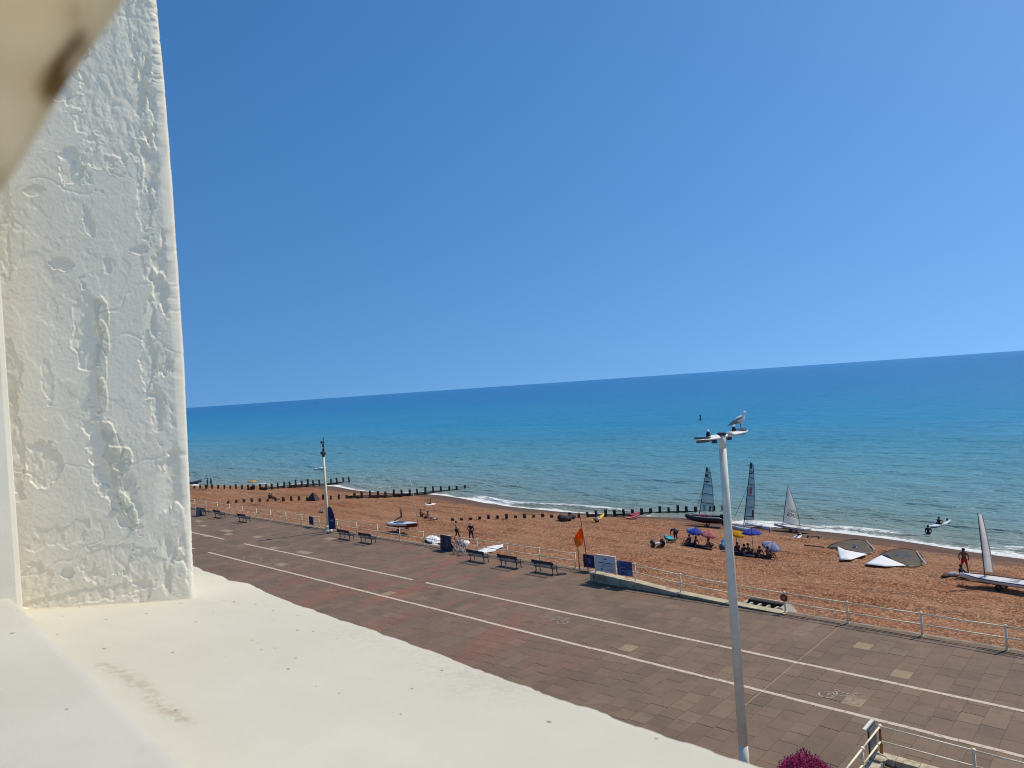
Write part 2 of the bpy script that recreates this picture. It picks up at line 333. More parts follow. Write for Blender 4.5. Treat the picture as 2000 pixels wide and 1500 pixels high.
for i in range(-470, 20):
    X = (i + .5) * PX; skip_ = False; st = ((i * 7919) % 13) / 13 * PY
    for j in range(0, 46):
        Y = 3 + st + (j + .5) * PY
        if Y + PY > prom_edge(X) - .45: 
            if Y + PY/2 <= prom_edge(X) - .45 and not skip_: cells.append((X, Y, 1))
            skip_ = False; continue
        if skip_: skip_ = False; continue
        if random.random() < .34: cells.append((X, Y + PY/2, 2)); skip_ = True
        else: cells.append((X, Y, 1))
def in_view(X, Y):
    Z = X*DV.x + Y*DV.y
    if Z < 1: return False
    u = (X*RV.x + Y*RV.y) / Z * F; v = EYE / Z * F; x = 1000 + u*math.cos(ROLL) + v*math.sin(ROLL); y = 750 - u*math.sin(ROLL) + v*math.cos(ROLL)
    return 380 < x < 2010 and y < 1510 and y < 1103 + (x - 378) * .352 + 20
vis = sorted([c for c in cells if in_view(*c[:2])], key=lambda c: c[0]**2 + c[1]**2)[:296]; vset = set(vis)
sms = {k: slab_mesh(.05, k).mesh('paving_slab', pave_m) for k in (1, 2)}
for X, Y, k in vis:
    o = link('paving_slab', sms[k], prom, (X, Y, random.uniform(-.006, .002))); o.rotation_euler = (random.gauss(0, .0025), random.gauss(0, .0025), 0)
rest = MB(); base_ss = {k: slab_mesh(.05, k, .004) for k in (1, 2)}
for c in cells:
    if c in vset or c[0] < -130: continue
    dz = random.uniform(-.005, .001); base_s = base_ss[c[2]]; rest.add([(x + c[0], y + c[1], z + dz) for x, y, z in base_s.v], base_s.f)
tag(rest.build('paving_slabs', pave_m, prom), kind='stuff')
mb = MB(); mb.box((-420, 3, -.05), (-130, WALL_L - .4, -.002)); mb.build('far_paving', pave_m, prom)
# edging kerb stones along the sea wall
kerb_m = mat('kerb_stone', (.18, .122, .078), .85, .3, 2)
km = MB().box((-1.45, -.2, -.3), (1.45, .2, .012)).mesh('kerb_stone', kerb_m)
for k in range(-42, 12):
    X = k * 2.94 + 1.47
    if X < JOG - 1.4: link('kerb_stone', km, prom, (X, WALL_L - .2, 0))
    elif X > JOG + 1.4 : link('kerb_stone', km, prom, (X, WALL_R - .2, 0))
# pale continuous expansion joint
jm = mat('pale_joint', (.34, .24, .15), .9, .25, 3); mb = MB(); mb.box((-13.125, 25.5, -.02), (-13.085, 36.4, .004)); mb.build('expansion_joint', jm, prom)
# painted lines, broken at slab joints and worn
t = NT('worn_road_paint'); p = t.pos(); wn = t.noise(p, 5.5, 7, .75); worn = t.ramp(wn, [(.34, (.19, .135, .09)), (.44, (.54, .43, .32)), (.75, (.70, .58, .45))]); t.col(worn); t.rough(.75); paint_m = t.m
def line_run(x0, x1, Y, w=.10):
    x = x0
    while x < x1:
        n = random.choice([1, 1, 2, 3, 2, 4]) if x > -26 else random.choice([6, 9, 12]); x2 = min(x1, x + n * PX); sk = random.gauss(0, .012)
        m = MB(); k = max(1, int((x2-x)/.25)); vs = []; fs = []
        for i in range(k + 1):
            xx = x + .008 + (x2 - x - .016) * i / k; vs += [(xx, Y + sk - w + random.gauss(0, .005), .0045), (xx, Y + sk + w + random.gauss(0, .005), .0045)]
        for i in range(k): fs.append((2*i, 2*i+2, 2*i+3, 2*i+1))
        m.add(vs, fs); m.build('painted_line', paint_m, prom); x = x2
for a, b in ((-64.3, 14),): line_run(a, b, Y_LO)
for a, b in ((-98, -68.7), (-64.6, -39.8), (-38.4, 14)): line_run(a, b, Y_HI)
line_run(-96, -67.2, Y_LO)
# faded cycle symbols
faded = NT('faded_paint'); fp = faded.pos(); fnz = faded.noise(fp, 4.5, 7, .8); faded.col(faded.ramp(fnz, [(.42, (.13, .09, .068)), (.62, (.46, .39, .31))])); faded.rough(.8); faded_m = faded.m
def cycle_symbol(c, s=1.0, name='cycle_symbol'):
    m = MB(); z = .0055
    def ring(cx, cy, R, w):
        n = 20; vs = []; 
        for i in range(n):
            a = 2*math.pi*i/n; vs += [(cx+(R-w)*math.cos(a), cy+(R-w)*math.sin(a), z), (cx+R*math.cos(a), cy+R*math.sin(a), z)]
        m.add(vs, [(2*i, 2*i+1, (2*i+3) % (2*n), (2*i+2) % (2*n)) for i in range(n)])
    def bar(a, b, w, k=[0]):
        k[0] += 1; zz = z + .0007 * (k[0] % 7 + 1)
        a = Vector((*a, zz)); b = Vector((*b, zz)); d = (b-a).normalized(); q = Vector((-d.y, d.x, 0)) * w/2; m.add([a-q, b-q, b+q, a+q], [(0,1,2,3)])
    ring(-.55*s, 0, .36*s, .07*s); ring(.55*s, 0, .36*s, .07*s)
    for a, b in (((-.55,0),(-.15,.05)), ((-.15,.05),(.38,.55)), ((-.32,.55),(.38,.55)), ((-.32,.55),(-.15,.05)), ((-.32,.55),(-.55,0)), ((.55,0),(.34,.75)), ((.34,.75),(.6,.78)), ((-.5,.68),(-.2,.68))):
        bar((a[0]*s, a[1]*s), (b[0]*s, b[1]*s), .07*s)
    o = m.build(name, faded_m, prom); o.location = (c[0], c[1], 0); return o
q = at(1640, 1362); cycle_symbol((q.x, q.y), .9)
q = at(1085, 1212); cycle_symbol((q.x, q.y), .9)
q = at(493, 1091); cycle_symbol((q.x, q.y), 1.2)
# replaced pale slabs
pale_m = mat('pale_new_slab', (.31, .225, .135), .85, .2, 5)
def pale_slab(px, py, w=.72, d=.8, m=pale_m):
    q = at(px, py); X = (math.floor(q.x / PX) + .5) * PX
    b = MB().box((-w/2, -d/2, -.03), (w/2, d/2, .0035)).build('pale_slab', m, prom); b.location = (X, q.y, 0)
for px, py in ((763, 1160), (1238, 1268), (1693, 1263), (1686, 1374), (1745, 1313)): pale_slab(px, py)
patch_m = mat('faded_patch', (.32, .235, .145), .85, .25, 4)
for px, py, w in ((553, 1103, 1.2), (505, 1049, 1.2), (440, 1036, 2.0), (445, 1043, 1.2), (398, 1027, 1.5), (388, 1018, 1.6), (402, 1046, 1.2), (535, 1070, 1.0), (590, 1078, 2.0), (645, 1052, 1.2)): pale_slab(px, py, w, .7, patch_m)
# sea wall face below the edge
wall_m = mat('sea_wall_concrete', (.30, .26, .21), .9, .3, 1.2, stain=(.12,.09,.06))
wl = MB(); wl.box((-420, WALL_L, -6), (JOG, WALL_L + .25, -.02)); wl.box((JOG, WALL_R, -6), (30, WALL_R + .25, -.02)); wl.build('sea_wall', wall_m, None)
tag(bpy.data.objects['sea_wall'], 'concrete sea wall holding the promenade edge above the shingle', 'sea wall')

# ------------------------------------------------------------------ railings
def ball_post(h=1.06):
    m = MB(); m.tube([(0,0,0),(0,0,h)], [.055,.046], 8); m.ball((0,0,h+.01), .075, 8); m.ball((0,0,h*.52), .055, 8); m.lathe([(.075,0),(.075,.04),(.05,.07)], (0,0,0), 8); return m.mesh('post', white_paint, True)
post_me = ball_post()
def railing(root, pts, zs=None, tilt=.01, skip=()):
    zs = zs or [0]*len(pts)
    for i, p in enumerate(pts):
        o = link('post', post_me, root, (p[0], p[1], zs[i])); o.rotation_euler = (random.gauss(0, tilt), random.gauss(0, tilt), 0)
    for i in range(len(pts)-1):
        for h, nm in ((1.05, 'top_rail'), (.55, 'mid_rail')):
            a = Vector((pts[i][0], pts[i][1], zs[i]+h)); b = Vector((pts[i+1][0], pts[i+1][1], zs[i+1]+h)); mid = (a+b)/2; mid.z -= random.uniform(0, .02)
            MB().tube([a, mid, b], .034, 6).build(nm, white_paint, root, True)
rl = thing('promenade_railing', 'long white two-bar railing receding left past the benches', 'railing', (0,0,0))
railing(rl, [(JOG - 2.35 - k*3.28, WALL_L - .16) for k in range(0, 30)])
rr = thing('promenade_railing', 'white two-bar railing along the right stretch above the shingle', 'railing', (0,0,0))
# the railing on the tapering parapet and beyond
par_x0, par_x1 = -28.75, -16.0
def par_h(X): return float(np.interp(X, [par_x0, -25.4, -22.3, -19.2, par_x1], [.55, .40, .16, .06, .0])) if X < par_x1 else 0.0
xs_r = [-28.45, -25.41, -22.28, -19.17, -16.07, -12.9, -9.6, -6.3, -3.0, .3, 3.6, 6.9, 10.2]
railing(rr, [(X, WALL_R - .18) for X in xs_r], [par_h(X) for X in xs_r])
par_m = mat('weathered_parapet', (.50, .43, .28), .85, .3, 1.6, stain=(.24, .15, .08), stain_amt=.2)
m = MB(); N = 24
rings = []
for k in range(N + 1):
    X = par_x0 + (par_x1 - par_x0) * k / N; h = par_h(X) + .03; y0, y1 = WALL_R - .46, WALL_R + .05
    n = lambda: random.gauss(0, .006)
    rings.append([(X, y0 + .02 + n(), -.02), (X, y0 + n(), h * .86 - .02), (X, y0 - .03 + n(), h * .88 - .02), (X, y0 - .03 + n(), h), (X, y1 + .04, h + n()), (X, y1, -.3)])
pr = thing('parapet_wall', 'low cream parapet wall tapering down to the right below the railing', 'wall'); m.loft(rings).build('wall', par_m, pr)
# rust runs below the posts
rust_run = mat('rust_run', (.22, .11, .035), .9, .4, 10)
for X in (-28.45, -25.41, -22.28): MB().cbox((X, WALL_R - .452, par_h(X) - .16), (.12, .012, .34)).build('rust_streak', rust_run, pr)
# small flight of steps down to the beach
st_m = mat('step_concrete', (.44, .39, .31), .9, .25, 2)
q = at(1497, 1190); bs = thing('beach_steps', 'small concrete step block with dark gaps at the promenade edge', 'steps', (q.x - .55, WALL_R + .55, -.95))
m = MB(); m.box((-1.3, -.25, 0), (1.5, .9, .55)); m.build('base', st_m, bs)
m = MB(); m.loft([[(-1.35,-.2,.55),(-1.2,-.2,.86),(-1.05,-.2,.86),(-1.05,-.2,.55)],[(-1.35,.85,.55),(-1.2,.85,.86),(-1.05,.85,.86),(-1.05,.85,.55)]]); m.build('side', st_m, bs)
m = MB(); m.loft([[(1.05,-.2,.55),(1.05,-.2,.98),(1.2,-.2,.98),(1.6,-.2,.55)],[(1.05,.85,.55),(1.05,.85,.98),(1.2,.85,.98),(1.6,.85,.55)]]); m.build('side', st_m, bs)
for x in (-.75, -.25, .25, .75): MB().cbox((x, .1, .72), (.14, .5, .3)).build('baluster', st_m, bs)
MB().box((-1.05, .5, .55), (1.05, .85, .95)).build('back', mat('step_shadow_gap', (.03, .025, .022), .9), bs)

# ------------------------------------------------------------------ groynes (timber post lines)
def groyne(label, pxs, plank_from, heights, tall=0.75):
    root = thing('timber_groyne', label, 'groyne'); P = [on_beach(*q) for q in pxs]
    for q in P:
        if q.z < SEA - .6: q.z = SEA - .6
    rt = root; rt.location = P[0]; o0 = P[0]
    for i, q in enumerate(P):
        ff_ = i / max(1, len(P)-1); h = heights(ff_) * 1.2 * (random.uniform(.85, 1.1) if ff_ > plank_from else random.uniform(.45, .95)); s = .14 * random.uniform(.85, 1.1)
        b = MB().loft([[(-s,-s,-.8),(s,-s,-.8),(s,s,-.8),(-s,s,-.8)],[(-s,-s,h-.05),(s,-s,h-.05),(s,s,h-.05),(-s,s,h-.05)],[(-s*.7,-s*.7,h),(s*.7,-s*.7,h),(s*.7,s*.7,h),(-s*.7,s*.7,h)]]).build('post', groyne_wood, rt)
        b.location = q - o0; b.rotation_euler = (random.gauss(0,.05), random.gauss(0,.05), heading(P[0], P[-1]) + random.gauss(0,.1))
    for i in range(len(P)-1):
        if i / (len(P)-1) < plank_from: continue
        a, b = P[i] - o0, P[i+1] - o0; h = min(heights(i/(len(P)-1)), heights((i+1)/(len(P)-1)))
        for k in range(3):
            zz = h * (.06 + .16 * k); d = (b-a).normalized(); sd = Vector((-d.y, d.x, 0)) * .2
            MB().tube([a + sd + Vector((0,0,zz)), b + sd + Vector((0,0,zz + random.gauss(0,.02)))], h * .095, 4).build('plank', groyne_wood, rt)
    return root
def interp_px(pts, n):
    out = []; L = [0]
    for a, b in zip(pts, pts[1:]): L.append(L[-1] + math.hypot(b[0]-a[0], b[1]-a[1]))
    for k in range(n):
        s = L[-1] * k / (n-1); i = max(j for j in range(len(L)) if L[j] <= s + 1e-6); i = min(i, len(pts)-2); f = (s - L[i]) / (L[i+1]-L[i]); out.append((pts[i][0]+(pts[i+1][0]-pts[i][0])*f, pts[i][1]+(pts[i+1][1]-pts[i][1])*f))
    return out
groyne('far timber groyne of dark posts at the top left of the beach', interp_px([(380,954),(470,955),(520,957),(560,953),(620,950),(683,946)], 27), .42, lambda f: .7 + .7 * f)
groyne('middle timber groyne whose dark posts reach the water beyond the cream lamp post', interp_px([(446,983),(480,981),(560,978),(640,976),(690,973),(750,972),(800,969),(860,963),(908,959)], 31), .5, lambda f: .45 + .6 * min(1, f*1.3))
groyne('nearest timber groyne of dark posts ending behind the black boat', interp_px([(884,1017),(960,1013),(1060,1010),(1110,1012),(1150,1010),(1230,1008),(1300,1005),(1412,1004)], 31), .5, lambda f: .35 + .75 * f)

# ------------------------------------------------------------------ the window we look out of: ledge, pillar, jamb, sill
HE = .45; E0 = ray(378, 1103); E0 = E0 * (HE / -E0.z); E1 = ray(1510, 1500); E1 = E1 * (HE / -E1.z)      # outer edge, relative to the eye
ed = (E1 - E0).normalized(); inn = Vector((ed.y, -ed.x, 0)); SL = .15
def led_hit(px, py):
    q = ray(px, py); tt = (-HE - SL * E0.dot(inn)) / (q.z - SL * q.dot(inn)); return q * tt
eye = Vector((0, 0, EYE))
# ledge: cross-section swept along the edge, rounded lip, uneven
ns = 760; xs_ = np.linspace(-2.2, 2.6, ns)                    # metres along the edge from E0
prof = [(.62, SL*.62)] + [(.62 - .62*k/60, SL*(.62 - .62*k/60)) for k in range(1, 58)] + [(.02, SL*.02 - .001), (.008, -.004), (0, -.011), (-.004, -.022), (-.004, -.06), (.004, -.12), (.05, -.15)]
D = np.array([a for a, b in prof]); H_ = np.array([b for a, b in prof]); XX, DD = np.meshgrid(xs_, D, indexing='ij'); HH = np.broadcast_to(H_, XX.shape).copy()
lip = np.exp(-((DD - .0) / .05) ** 2)
wob = (fbm(XX, XX*0, 1.6, 51, 4) - .5) * .010 + (fbm(XX, XX*0+4, 9, 52, 3) - .5) * .006
bump_e = .010 * np.exp(-((XX - .33) / .09) ** 2) - .012 * np.exp(-((XX - .24) / .04) ** 2)
Dw = DD - (wob + bump_e + .016 + np.round((fbm(XX, DD*0+7, 30, 53, 4) - .5) * 5) * .0022) * lip
HH = HH + (fbm(XX, DD, 3.2, 61, 4) - .5) * .007 + (fbm(XX, DD, 22, 62, 3) - .5) * .0022 - .007 * np.clip((.15 - DD) / .15, 0, 1) ** 1.5
PXg = E0.x + XX * ed.x + Dw * inn.x; PYg = E0.y + XX * ed.y + Dw * inn.y; PZg = EYE - HE + HH
# brown run-off stain near the sill and a hairline by the pillar
sA = [led_hit(*q) for q in ((200,1300),(245,1318),(290,1350),(320,1385),(365,1415))]; stain = np.zeros(XX.shape)
for a, b in zip(sA, sA[1:]):
    ax, ay, bx, by = a.x, a.y, b.x, b.y; tt = np.clip(((PXg-ax)*(bx-ax)+(PYg-ay)*(by-ay))/((bx-ax)**2+(by-ay)**2), 0, 1); dd = np.hypot(PXg-ax-tt*(bx-ax), PYg-ay-tt*(by-ay)); stain = np.maximum(stain, np.exp(-(dd/.012)**2))
sB = [led_hit(*q) for q in ((392,1165),(430,1172),(462,1180))]
for a, b in zip(sB, sB[1:]):
    ax, ay, bx, by = a.x, a.y, b.x, b.y; tt = np.clip(((PXg-ax)*(bx-ax)+(PYg-ay)*(by-ay))/((bx-ax)**2+(by-ay)**2), 0, 1); dd = np.hypot(PXg-ax-tt*(bx-ax), PYg-ay-tt*(by-ay)); PZg = PZg - .004 * np.exp(-(dd/.004)**2)
for a, b in ((led_hit(50,1190), led_hit(384,1168)),):
    ax, ay, bx, by = a.x, a.y, b.x, b.y; tt = np.clip(((PXg-ax)*(bx-ax)+(PYg-ay)*(by-ay))/((bx-ax)**2+(by-ay)**2), 0, 1); dd = np.hypot(PXg-ax-tt*(bx-ax), PYg-ay-tt*(by-ay)); stain = np.maximum(stain, .55*np.exp(-(dd/.012)**2))
stain = np.maximum(stain, np.clip(fbm(XX, DD, 3.0, 64, 5) - .60, 0, 1) * 1.6)
lo = grid_obj('window_ledge', PXg, PYg, PZg, ledge_m, {'stain': stain})
tag(lo, 'broad cream painted masonry ledge sloping outward in the foreground', 'ledge')
# pillar: face from B to A, rounded corner, then the return
pA = led_hit(384, 1168); pB = led_hit(50, 1190); fdir = Vector((pA.x - pB.x, pA.y - pB.y, 0)); fl = fdir.length; fdir.normalize(); fn = Vector((fdir.y, -fdir.x, 0))
if fn.dot(Vector((-pA.x, -pA.y, 0))) < 0: fn = -fn
def face_st(px, py):
    q = ray(px, py); o = Vector((pB.x, pB.y, 0)); tt = o.dot(fn) / q.dot(fn); h = q * tt; return ((Vector((h.x, h.y, 0)) - o).dot(fdir), h.z)
zlo, zhi = min(pA.z, pB.z) - .06, 1.35
cr_ = .016
ps = []; nsr = []
for s_ in np.linspace(-.03, fl - cr_, 250): ps.append((s_, 0.0)); nsr.append((0, 1))
for k in range(1, 9):
    a = math.pi/2 * k / 8; ps.append((fl - cr_ + cr_*math.sin(a), -cr_ + cr_*math.cos(a))); nsr.append((math.sin(a), math.cos(a)))
for q in np.linspace(.03, .38, 14): ps.append((fl, -q)); nsr.append((1, 0))
zt = np.linspace(zlo, zhi, 1250); ps = np.array(ps); nsr = np.array(nsr); SS, TT = np.meshgrid(ps[:, 0], zt, indexing='ij'); NN = np.broadcast_to(ps[:, 1][:, None], SS.shape)
arc = np.concatenate([[0], np.cumsum(np.hypot(*(np.diff(ps, axis=0).T)))]); AA = np.broadcast_to(arc[:, None], SS.shape)
hgt = (fbm(AA, TT, 4, 71, 3) - .5) * .004 + (fbm(AA, TT, 17, 72, 3) - .5) * .0007 + (fbm(AA, TT, 240, 76, 2) - .5) * .0005
_rid = lambda sc, sd: 1 - 2*np.abs(fbm(AA, TT, sc, sd, 4) - .5)
_thin = 1 / (1 + np.exp(-(fbm(AA*1.3, TT*.8, 9, 73, 5) - .56) * 130)); hgt = hgt - _thin * .00045                 # thin flaked coats
_thin2 = 1 / (1 + np.exp(-(fbm(AA*1.2, TT*.7, 15, 74, 5) - .60) * 150)); hgt = hgt - _thin2 * .0005
hgt = hgt - np.clip(_rid(5, 75) - .975, 0, 1) * .03                                             # hairline cracks
def patch(cx, cy, rx, ry, dep, edgew=.0, seed=0, rough=.003, jag=.55, rot=0.0):
    """an area where the coat has flaked off: recessed, crisp ragged lip, rough inside"""
    global hgt
    s0, t0 = face_st(cx, cy); s1, _ = face_st(cx + rx, cy); _, t1 = face_st(cx, cy + ry); a, b = abs(s1 - s0), abs(t1 - t0)
    ds, dt = AA - s0, TT - t0; c_, s_ = math.cos(rot), math.sin(rot); ds, dt = ds*c_ + dt*s_, -ds*s_ + dt*c_
    d = np.hypot(ds / a, dt / b) + (fbm(AA, TT, 38, seed + 100, 4) - .5) * jag * 1.7 + (fbm(AA, TT, 120, seed + 300, 3) - .5) * jag * .7
    ins = 1 / (1 + np.exp(np.clip((d - 1) * 85, -50, 50))); lipm = np.exp(-((d - 1.05) / .05) ** 2) * (1.0 if dep > 0 else 0.0)
    dep = dep * .42 if dep > 0 else dep * .42; rough = rough * .55; hgt = hgt - dep * ins + abs(dep) * .22 * lipm + ins * ((fbm(AA*1.6, TT*.7, 70, seed + 200, 4) - .5) * rough * .9 - np.clip(fbm(AA, TT*.6, 45, seed + 250, 4) - .52, 0, 1) * rough * 1.6)
    return ins
for i, a in enumerate([(262,150,70,190,.0035,0,.0045,.5,-.18), (150,187,26,18,.006,0,.004,.6,0), (172,330,28,36,.006,0,.005,.6,0), (205,440,9,34,.004,0,.003,.7,.2), (155,516,22,14,.007,0,.003,.6,0), (120,900,34,44,.0045,0,.006,.5,0), (200,640,26,80,.004,0,.005,.6,0), (52,720,22,60,.0025,0,.004,.7,0), (62,850,18,110,.0022,0,.004,.8,0), (240,890,34,90,.0045,0,.005,.6,.25), (270,970,30,70,.004,0,.005,.7,.4), (165,1112,16,10,.008,0,.003,.6,0), (125,740,10,40,.003,0,.003,.8,0), (300,490,18,10,.004,0,.003,.8,0), (312,400,14,60,.003,0,.004,.8,0), (318,700,13,60,.004,0,.004,.8,0), (335,800,10,60,.003,0,.004,.9,0), (245,1090,50,30,.002,0,.003,.8,0), (150,1040,60,26,.002,0,.003,.8,0), (320,1110,40,50,.0025,0,.004,.8,0), (100,1130,40,40,.002,0,.004,.8,0), (40,430,16,120,.002,0,.003,.9,0), (100,375,22,10,.003,0,.003,.8,.5), (240,520,10,22,.003,0,.003,.8,0), (190,1160,150,12,.003,0,.004,.9,0)]):
    patch(a[0], a[1], a[2], a[3], a[4], 0, i * 3 + 1, a[6], a[7], a[8])
fill = np.zeros(SS.shape)
for i, (cx, cy, rx, ry, ro) in enumerate([(230,615,13,34,0), (234,655,9,34,.1), (228,715,12,46,0), (232,775,10,34,0), (245,850,13,40,.3), (262,893,26,28,.6), (263,945,9,34,.2), (280,990,12,40,.35)]):
    ins = patch(cx, cy, rx, ry, -.007, 0, 60 + i*2, .0018, .35, ro); fill = np.maximum(fill, ins)
# chips along the outer corner
corner = np.exp(-((AA - (fl - .004)) / .022) ** 2); _cc = 1 / (1 + np.exp(-(fbm(AA*2.2, TT, 16, 91, 5) - .55) * 70)); hgt = hgt - corner * _cc * .005 + corner * (fbm(AA, TT, 60, 92, 3) - .5) * .002
hgt = hgt + np.exp(-(TT - pA.z) / .03) * .004                              # fillet at the foot
nx_ = np.broadcast_to(nsr[:, 0][:, None], SS.shape); ny_ = np.broadcast_to(nsr[:, 1][:, None], SS.shape)
S2 = SS + nx_ * hgt + .010 * np.sin((TT + .35) * 2.2) * (nx_ > .5); N2 = NN + ny_ * hgt
PXp = pB.x + S2 * fdir.x + N2 * fn.x; PYp = pB.y + S2 * fdir.y + N2 * fn.y
mossy = np.clip(1 - (TT - pA.z) / .05, 0, 1) * .6
po = grid_obj('masonry_pillar', PXp, PYp, EYE + TT, pillar_m, {'filler': np.clip(np.maximum(fill * .55, mossy * (fbm(AA, TT, 30, 95, 3))), 0, 1)})
tag(po, 'white rendered pillar with flaking chipped paint standing on the ledge', 'pillar')
# back of the pillar so that it is solid
bk = MB(); qa = Vector((pB.x, pB.y, 0)); 
bk.loft([[tuple(qa + fdir*sx + fn*sy + Vector((0,0,EYE+z))) for sx, sy in ((-.03,-.38),(fl-.02,-.38),(fl-.02,-.03),(-.03,-.03))] for z in (zlo, zhi)])
bk.build('core', pillar_m, po)
# window jamb to the left of the pillar
jr = DV + RV * (-979 / F); jt = -1.62 / jr.x; jx, jy = -1.62, jr.y * jt
nj = 40; zj = np.linspace(-.6, 1.35, 160); yj = np.concatenate([np.linspace(jy - .7, jy - .012, nj)]); YY, ZZ = np.meshgrid(yj, zj, indexing='ij')
bz_ = (fbm(YY, ZZ, 7, 111, 3) - .5) * .006 + (fbm(YY, ZZ, 60, 112, 3) - .5) * .0015
jo = grid_obj('window_jamb', jx + bz_, YY, EYE + ZZ, pillar_m, {'filler': np.zeros(YY.shape)}); tag(jo, 'smooth white window jamb at the far left edge beside the pillar', 'window jamb')
m = MB(); m.loft([[(jx - .003, jy - .012, EYE + z), (jx - .006, jy - .003, EYE + z), (jx - .016, jy, EYE + z), (jx - .05, jy, EYE + z), (jx - .3, jy - .3, EYE + z), (jx-.02, jy - .7, EYE + z)] for z in (-.6, 1.35)]); m.build('arris', pillar_m, jo, False)
# inner sill, close and out of focus
hsill = .33; q0 = ray(0, 1140); q0 = q0 * (hsill / -q0.z); q1 = ray(380, 1500); q1 = q1 * (hsill / -q1.z); dq = (q1 - q0).normalized(); iq = Vector((dq.y, -dq.x, 0))
xs2 = np.linspace(-.25, 1.7, 120); pr2 = [(.3, .02), (.2, .013), (.1, .007), (.02, .0), (.008, -.002), (.002, -.007), (0, -.014), (0, -.13)]
D2 = np.array([a for a, b in pr2]); H2 = np.array([b for a, b in pr2]); X2, DD2 = np.meshgrid(xs2, D2, indexing='ij'); HH2 = np.broadcast_to(H2, X2.shape) + (fbm(X2, DD2, 14, 121, 3) - .5) * .002
so = grid_obj('window_sill', q0.x + X2*dq.x + DD2*iq.x, q0.y + X2*dq.y + DD2*iq.y, EYE - hsill + HH2, sill_m); tag(so, 'blurred pale grey window sill in the bottom left corner', 'window sill')
# drape hanging just inside the window, out of focus
t = NT('cream_drape'); p = t.pos(); dn = t.noise(p, 60, 1, .4); dc = t.ramp(dn, [(.27, (.34, .21, .08)), (.40, (.86, .73, .51)), (.75, (.93, .82, .62))]); t.col(dc); t.rough(.9)
tr = t.n('BsdfTranslucent'); t.l(dc, tr.inputs['Color']); ms = t.n('MixShader'); ms.inputs[0].default_value = .72; t.l(t.b.outputs[0], ms.inputs[1]); t.l(tr.outputs[0], ms.inputs[2]); t.l(ms.outputs[0], t.t.nodes['Material Output'].inputs['Surface'])
a0 = at_depth(348, -150, .155); a1 = at_depth(-112, 530, .165); ev = (a1 - a0); ul = (at_depth(-200, -100, .17) - at_depth(100, 200, .16)).normalized()
U, V = np.meshgrid(np.linspace(-.3, 1.3, 60), np.linspace(0, .10, 40), indexing='ij'); nrm = ev.cross(ul).normalized(); fold = .006*np.sin(V*150 + U*2) * np.clip(V/.02, 0, 1) ; eg = .0008*np.sin(U*6) + .0005*np.sin(U*17)
gx_ = [a0[k] + U*ev[k] + (V+eg)*ul[k] + fold*nrm[k] for k in range(3)]
dr = grid_obj('curtain', gx_[0], gx_[1], gx_[2], t.m); sl = dr.modifiers.new('thick', 'SOLIDIFY'); sl.thickness = .0015
tag(dr, 'blurred cream fabric with brown blotches in the top left corner', 'curtain')
# the wall of the building below the ledge
bw = MB(); bw.box((-9, -3, 0), (6, .28, EYE - .62)); o = bw.build('building_wall', mat('building_render', (.74, .73, .68), .8, .1, 1.0)); tag(o, 'white rendered building wall below the foreground ledge', 'building')

# ------------------------------------------------------------------ street furniture
def bench_proto():
    root = thing('bench', 'x', 'bench', (0,0,0), 0, 'black benches facing the sea')     # faces +Y
    for k, (y, z, r) in enumerate(((.12,.44,0),(.24,.445,0),(.36,.44,0),(.48,.43,0))): MB().cbox((0,y,z),(1.95,.10,.035)).build('seat_slat', dark_wood, root)
    for y, z in ((-.075,.755),(-.115,.875)): MB().cbox((0,y,z),(1.95,.035,.10), rx=-.28).build('back_slat', dark_wood, root)
    for sx in (-.75, .75):
        m = MB(); m.tube([(sx,-.02,.0),(sx,.09,.2),(sx,.05,.42),(sx,-.03,.6),(sx,-.13,.95)], .032, 6); m.build('rear_leg', black_iron, root)
        m = MB(); m.tube([(sx,.55,.0),(sx,.50,.15),(sx,.48,.40)], .030, 6); m.build('front_leg', black_iron, root)
        m = MB(); m.tube([(sx,.02,.40),(sx,.5,.40)], .028, 6); m.build('seat_bracket', black_iron, root)
        m = MB(); m.tube([(sx,.03,.62),(sx,.25,.66),(sx,.48,.63),(sx,.50,.42)], .022, 6); m.build('armrest', black_iron, root)
    return root
bp = bench_proto()
bl = [((473,1020),'black bench beyond the cream lamp post, third of three from the far end'),((429,1011),'middle black bench of the three far benches by the railing'),((391,1007),'farthest black bench with a grey panel in front of it'),((673,1054),'black bench right behind the navy feather flag'),((712,1062),'black bench just to the right of the one by the feather flag'),((926,1100),'black bench next to the parked bicycle'),((988,1111),'middle black bench of the three before the orange flag'),((1057,1123),'black bench nearest to the orange flag and notice board')]
for i, (q, lb) in enumerate(bl):
    o = bp if i == 0 else copy_tree(bp); pnt = at(*q); o.location = (pnt.x, WALL_L - 2.35, 0); o.rotation_euler = (0, 0, random.gauss(0, .015)); o['label'] = lb
sb = thing('sandwich_board', 'grey blue panel board standing in front of the farthest bench', 'board', (at(388,1008).x, WALL_L - 2.9, 0))
MB().cbox((0,0,.55),(.8,.04,1.05), rx=-.12).build('panel', mat('grey_blue_panel', (.12,.15,.19), .5), sb); MB().cbox((0,.28,.5),(.8,.03,1.0), rx=.2).build('rear_panel', mat('grey_blue_panel', (.12,.15,.19), .5), sb)

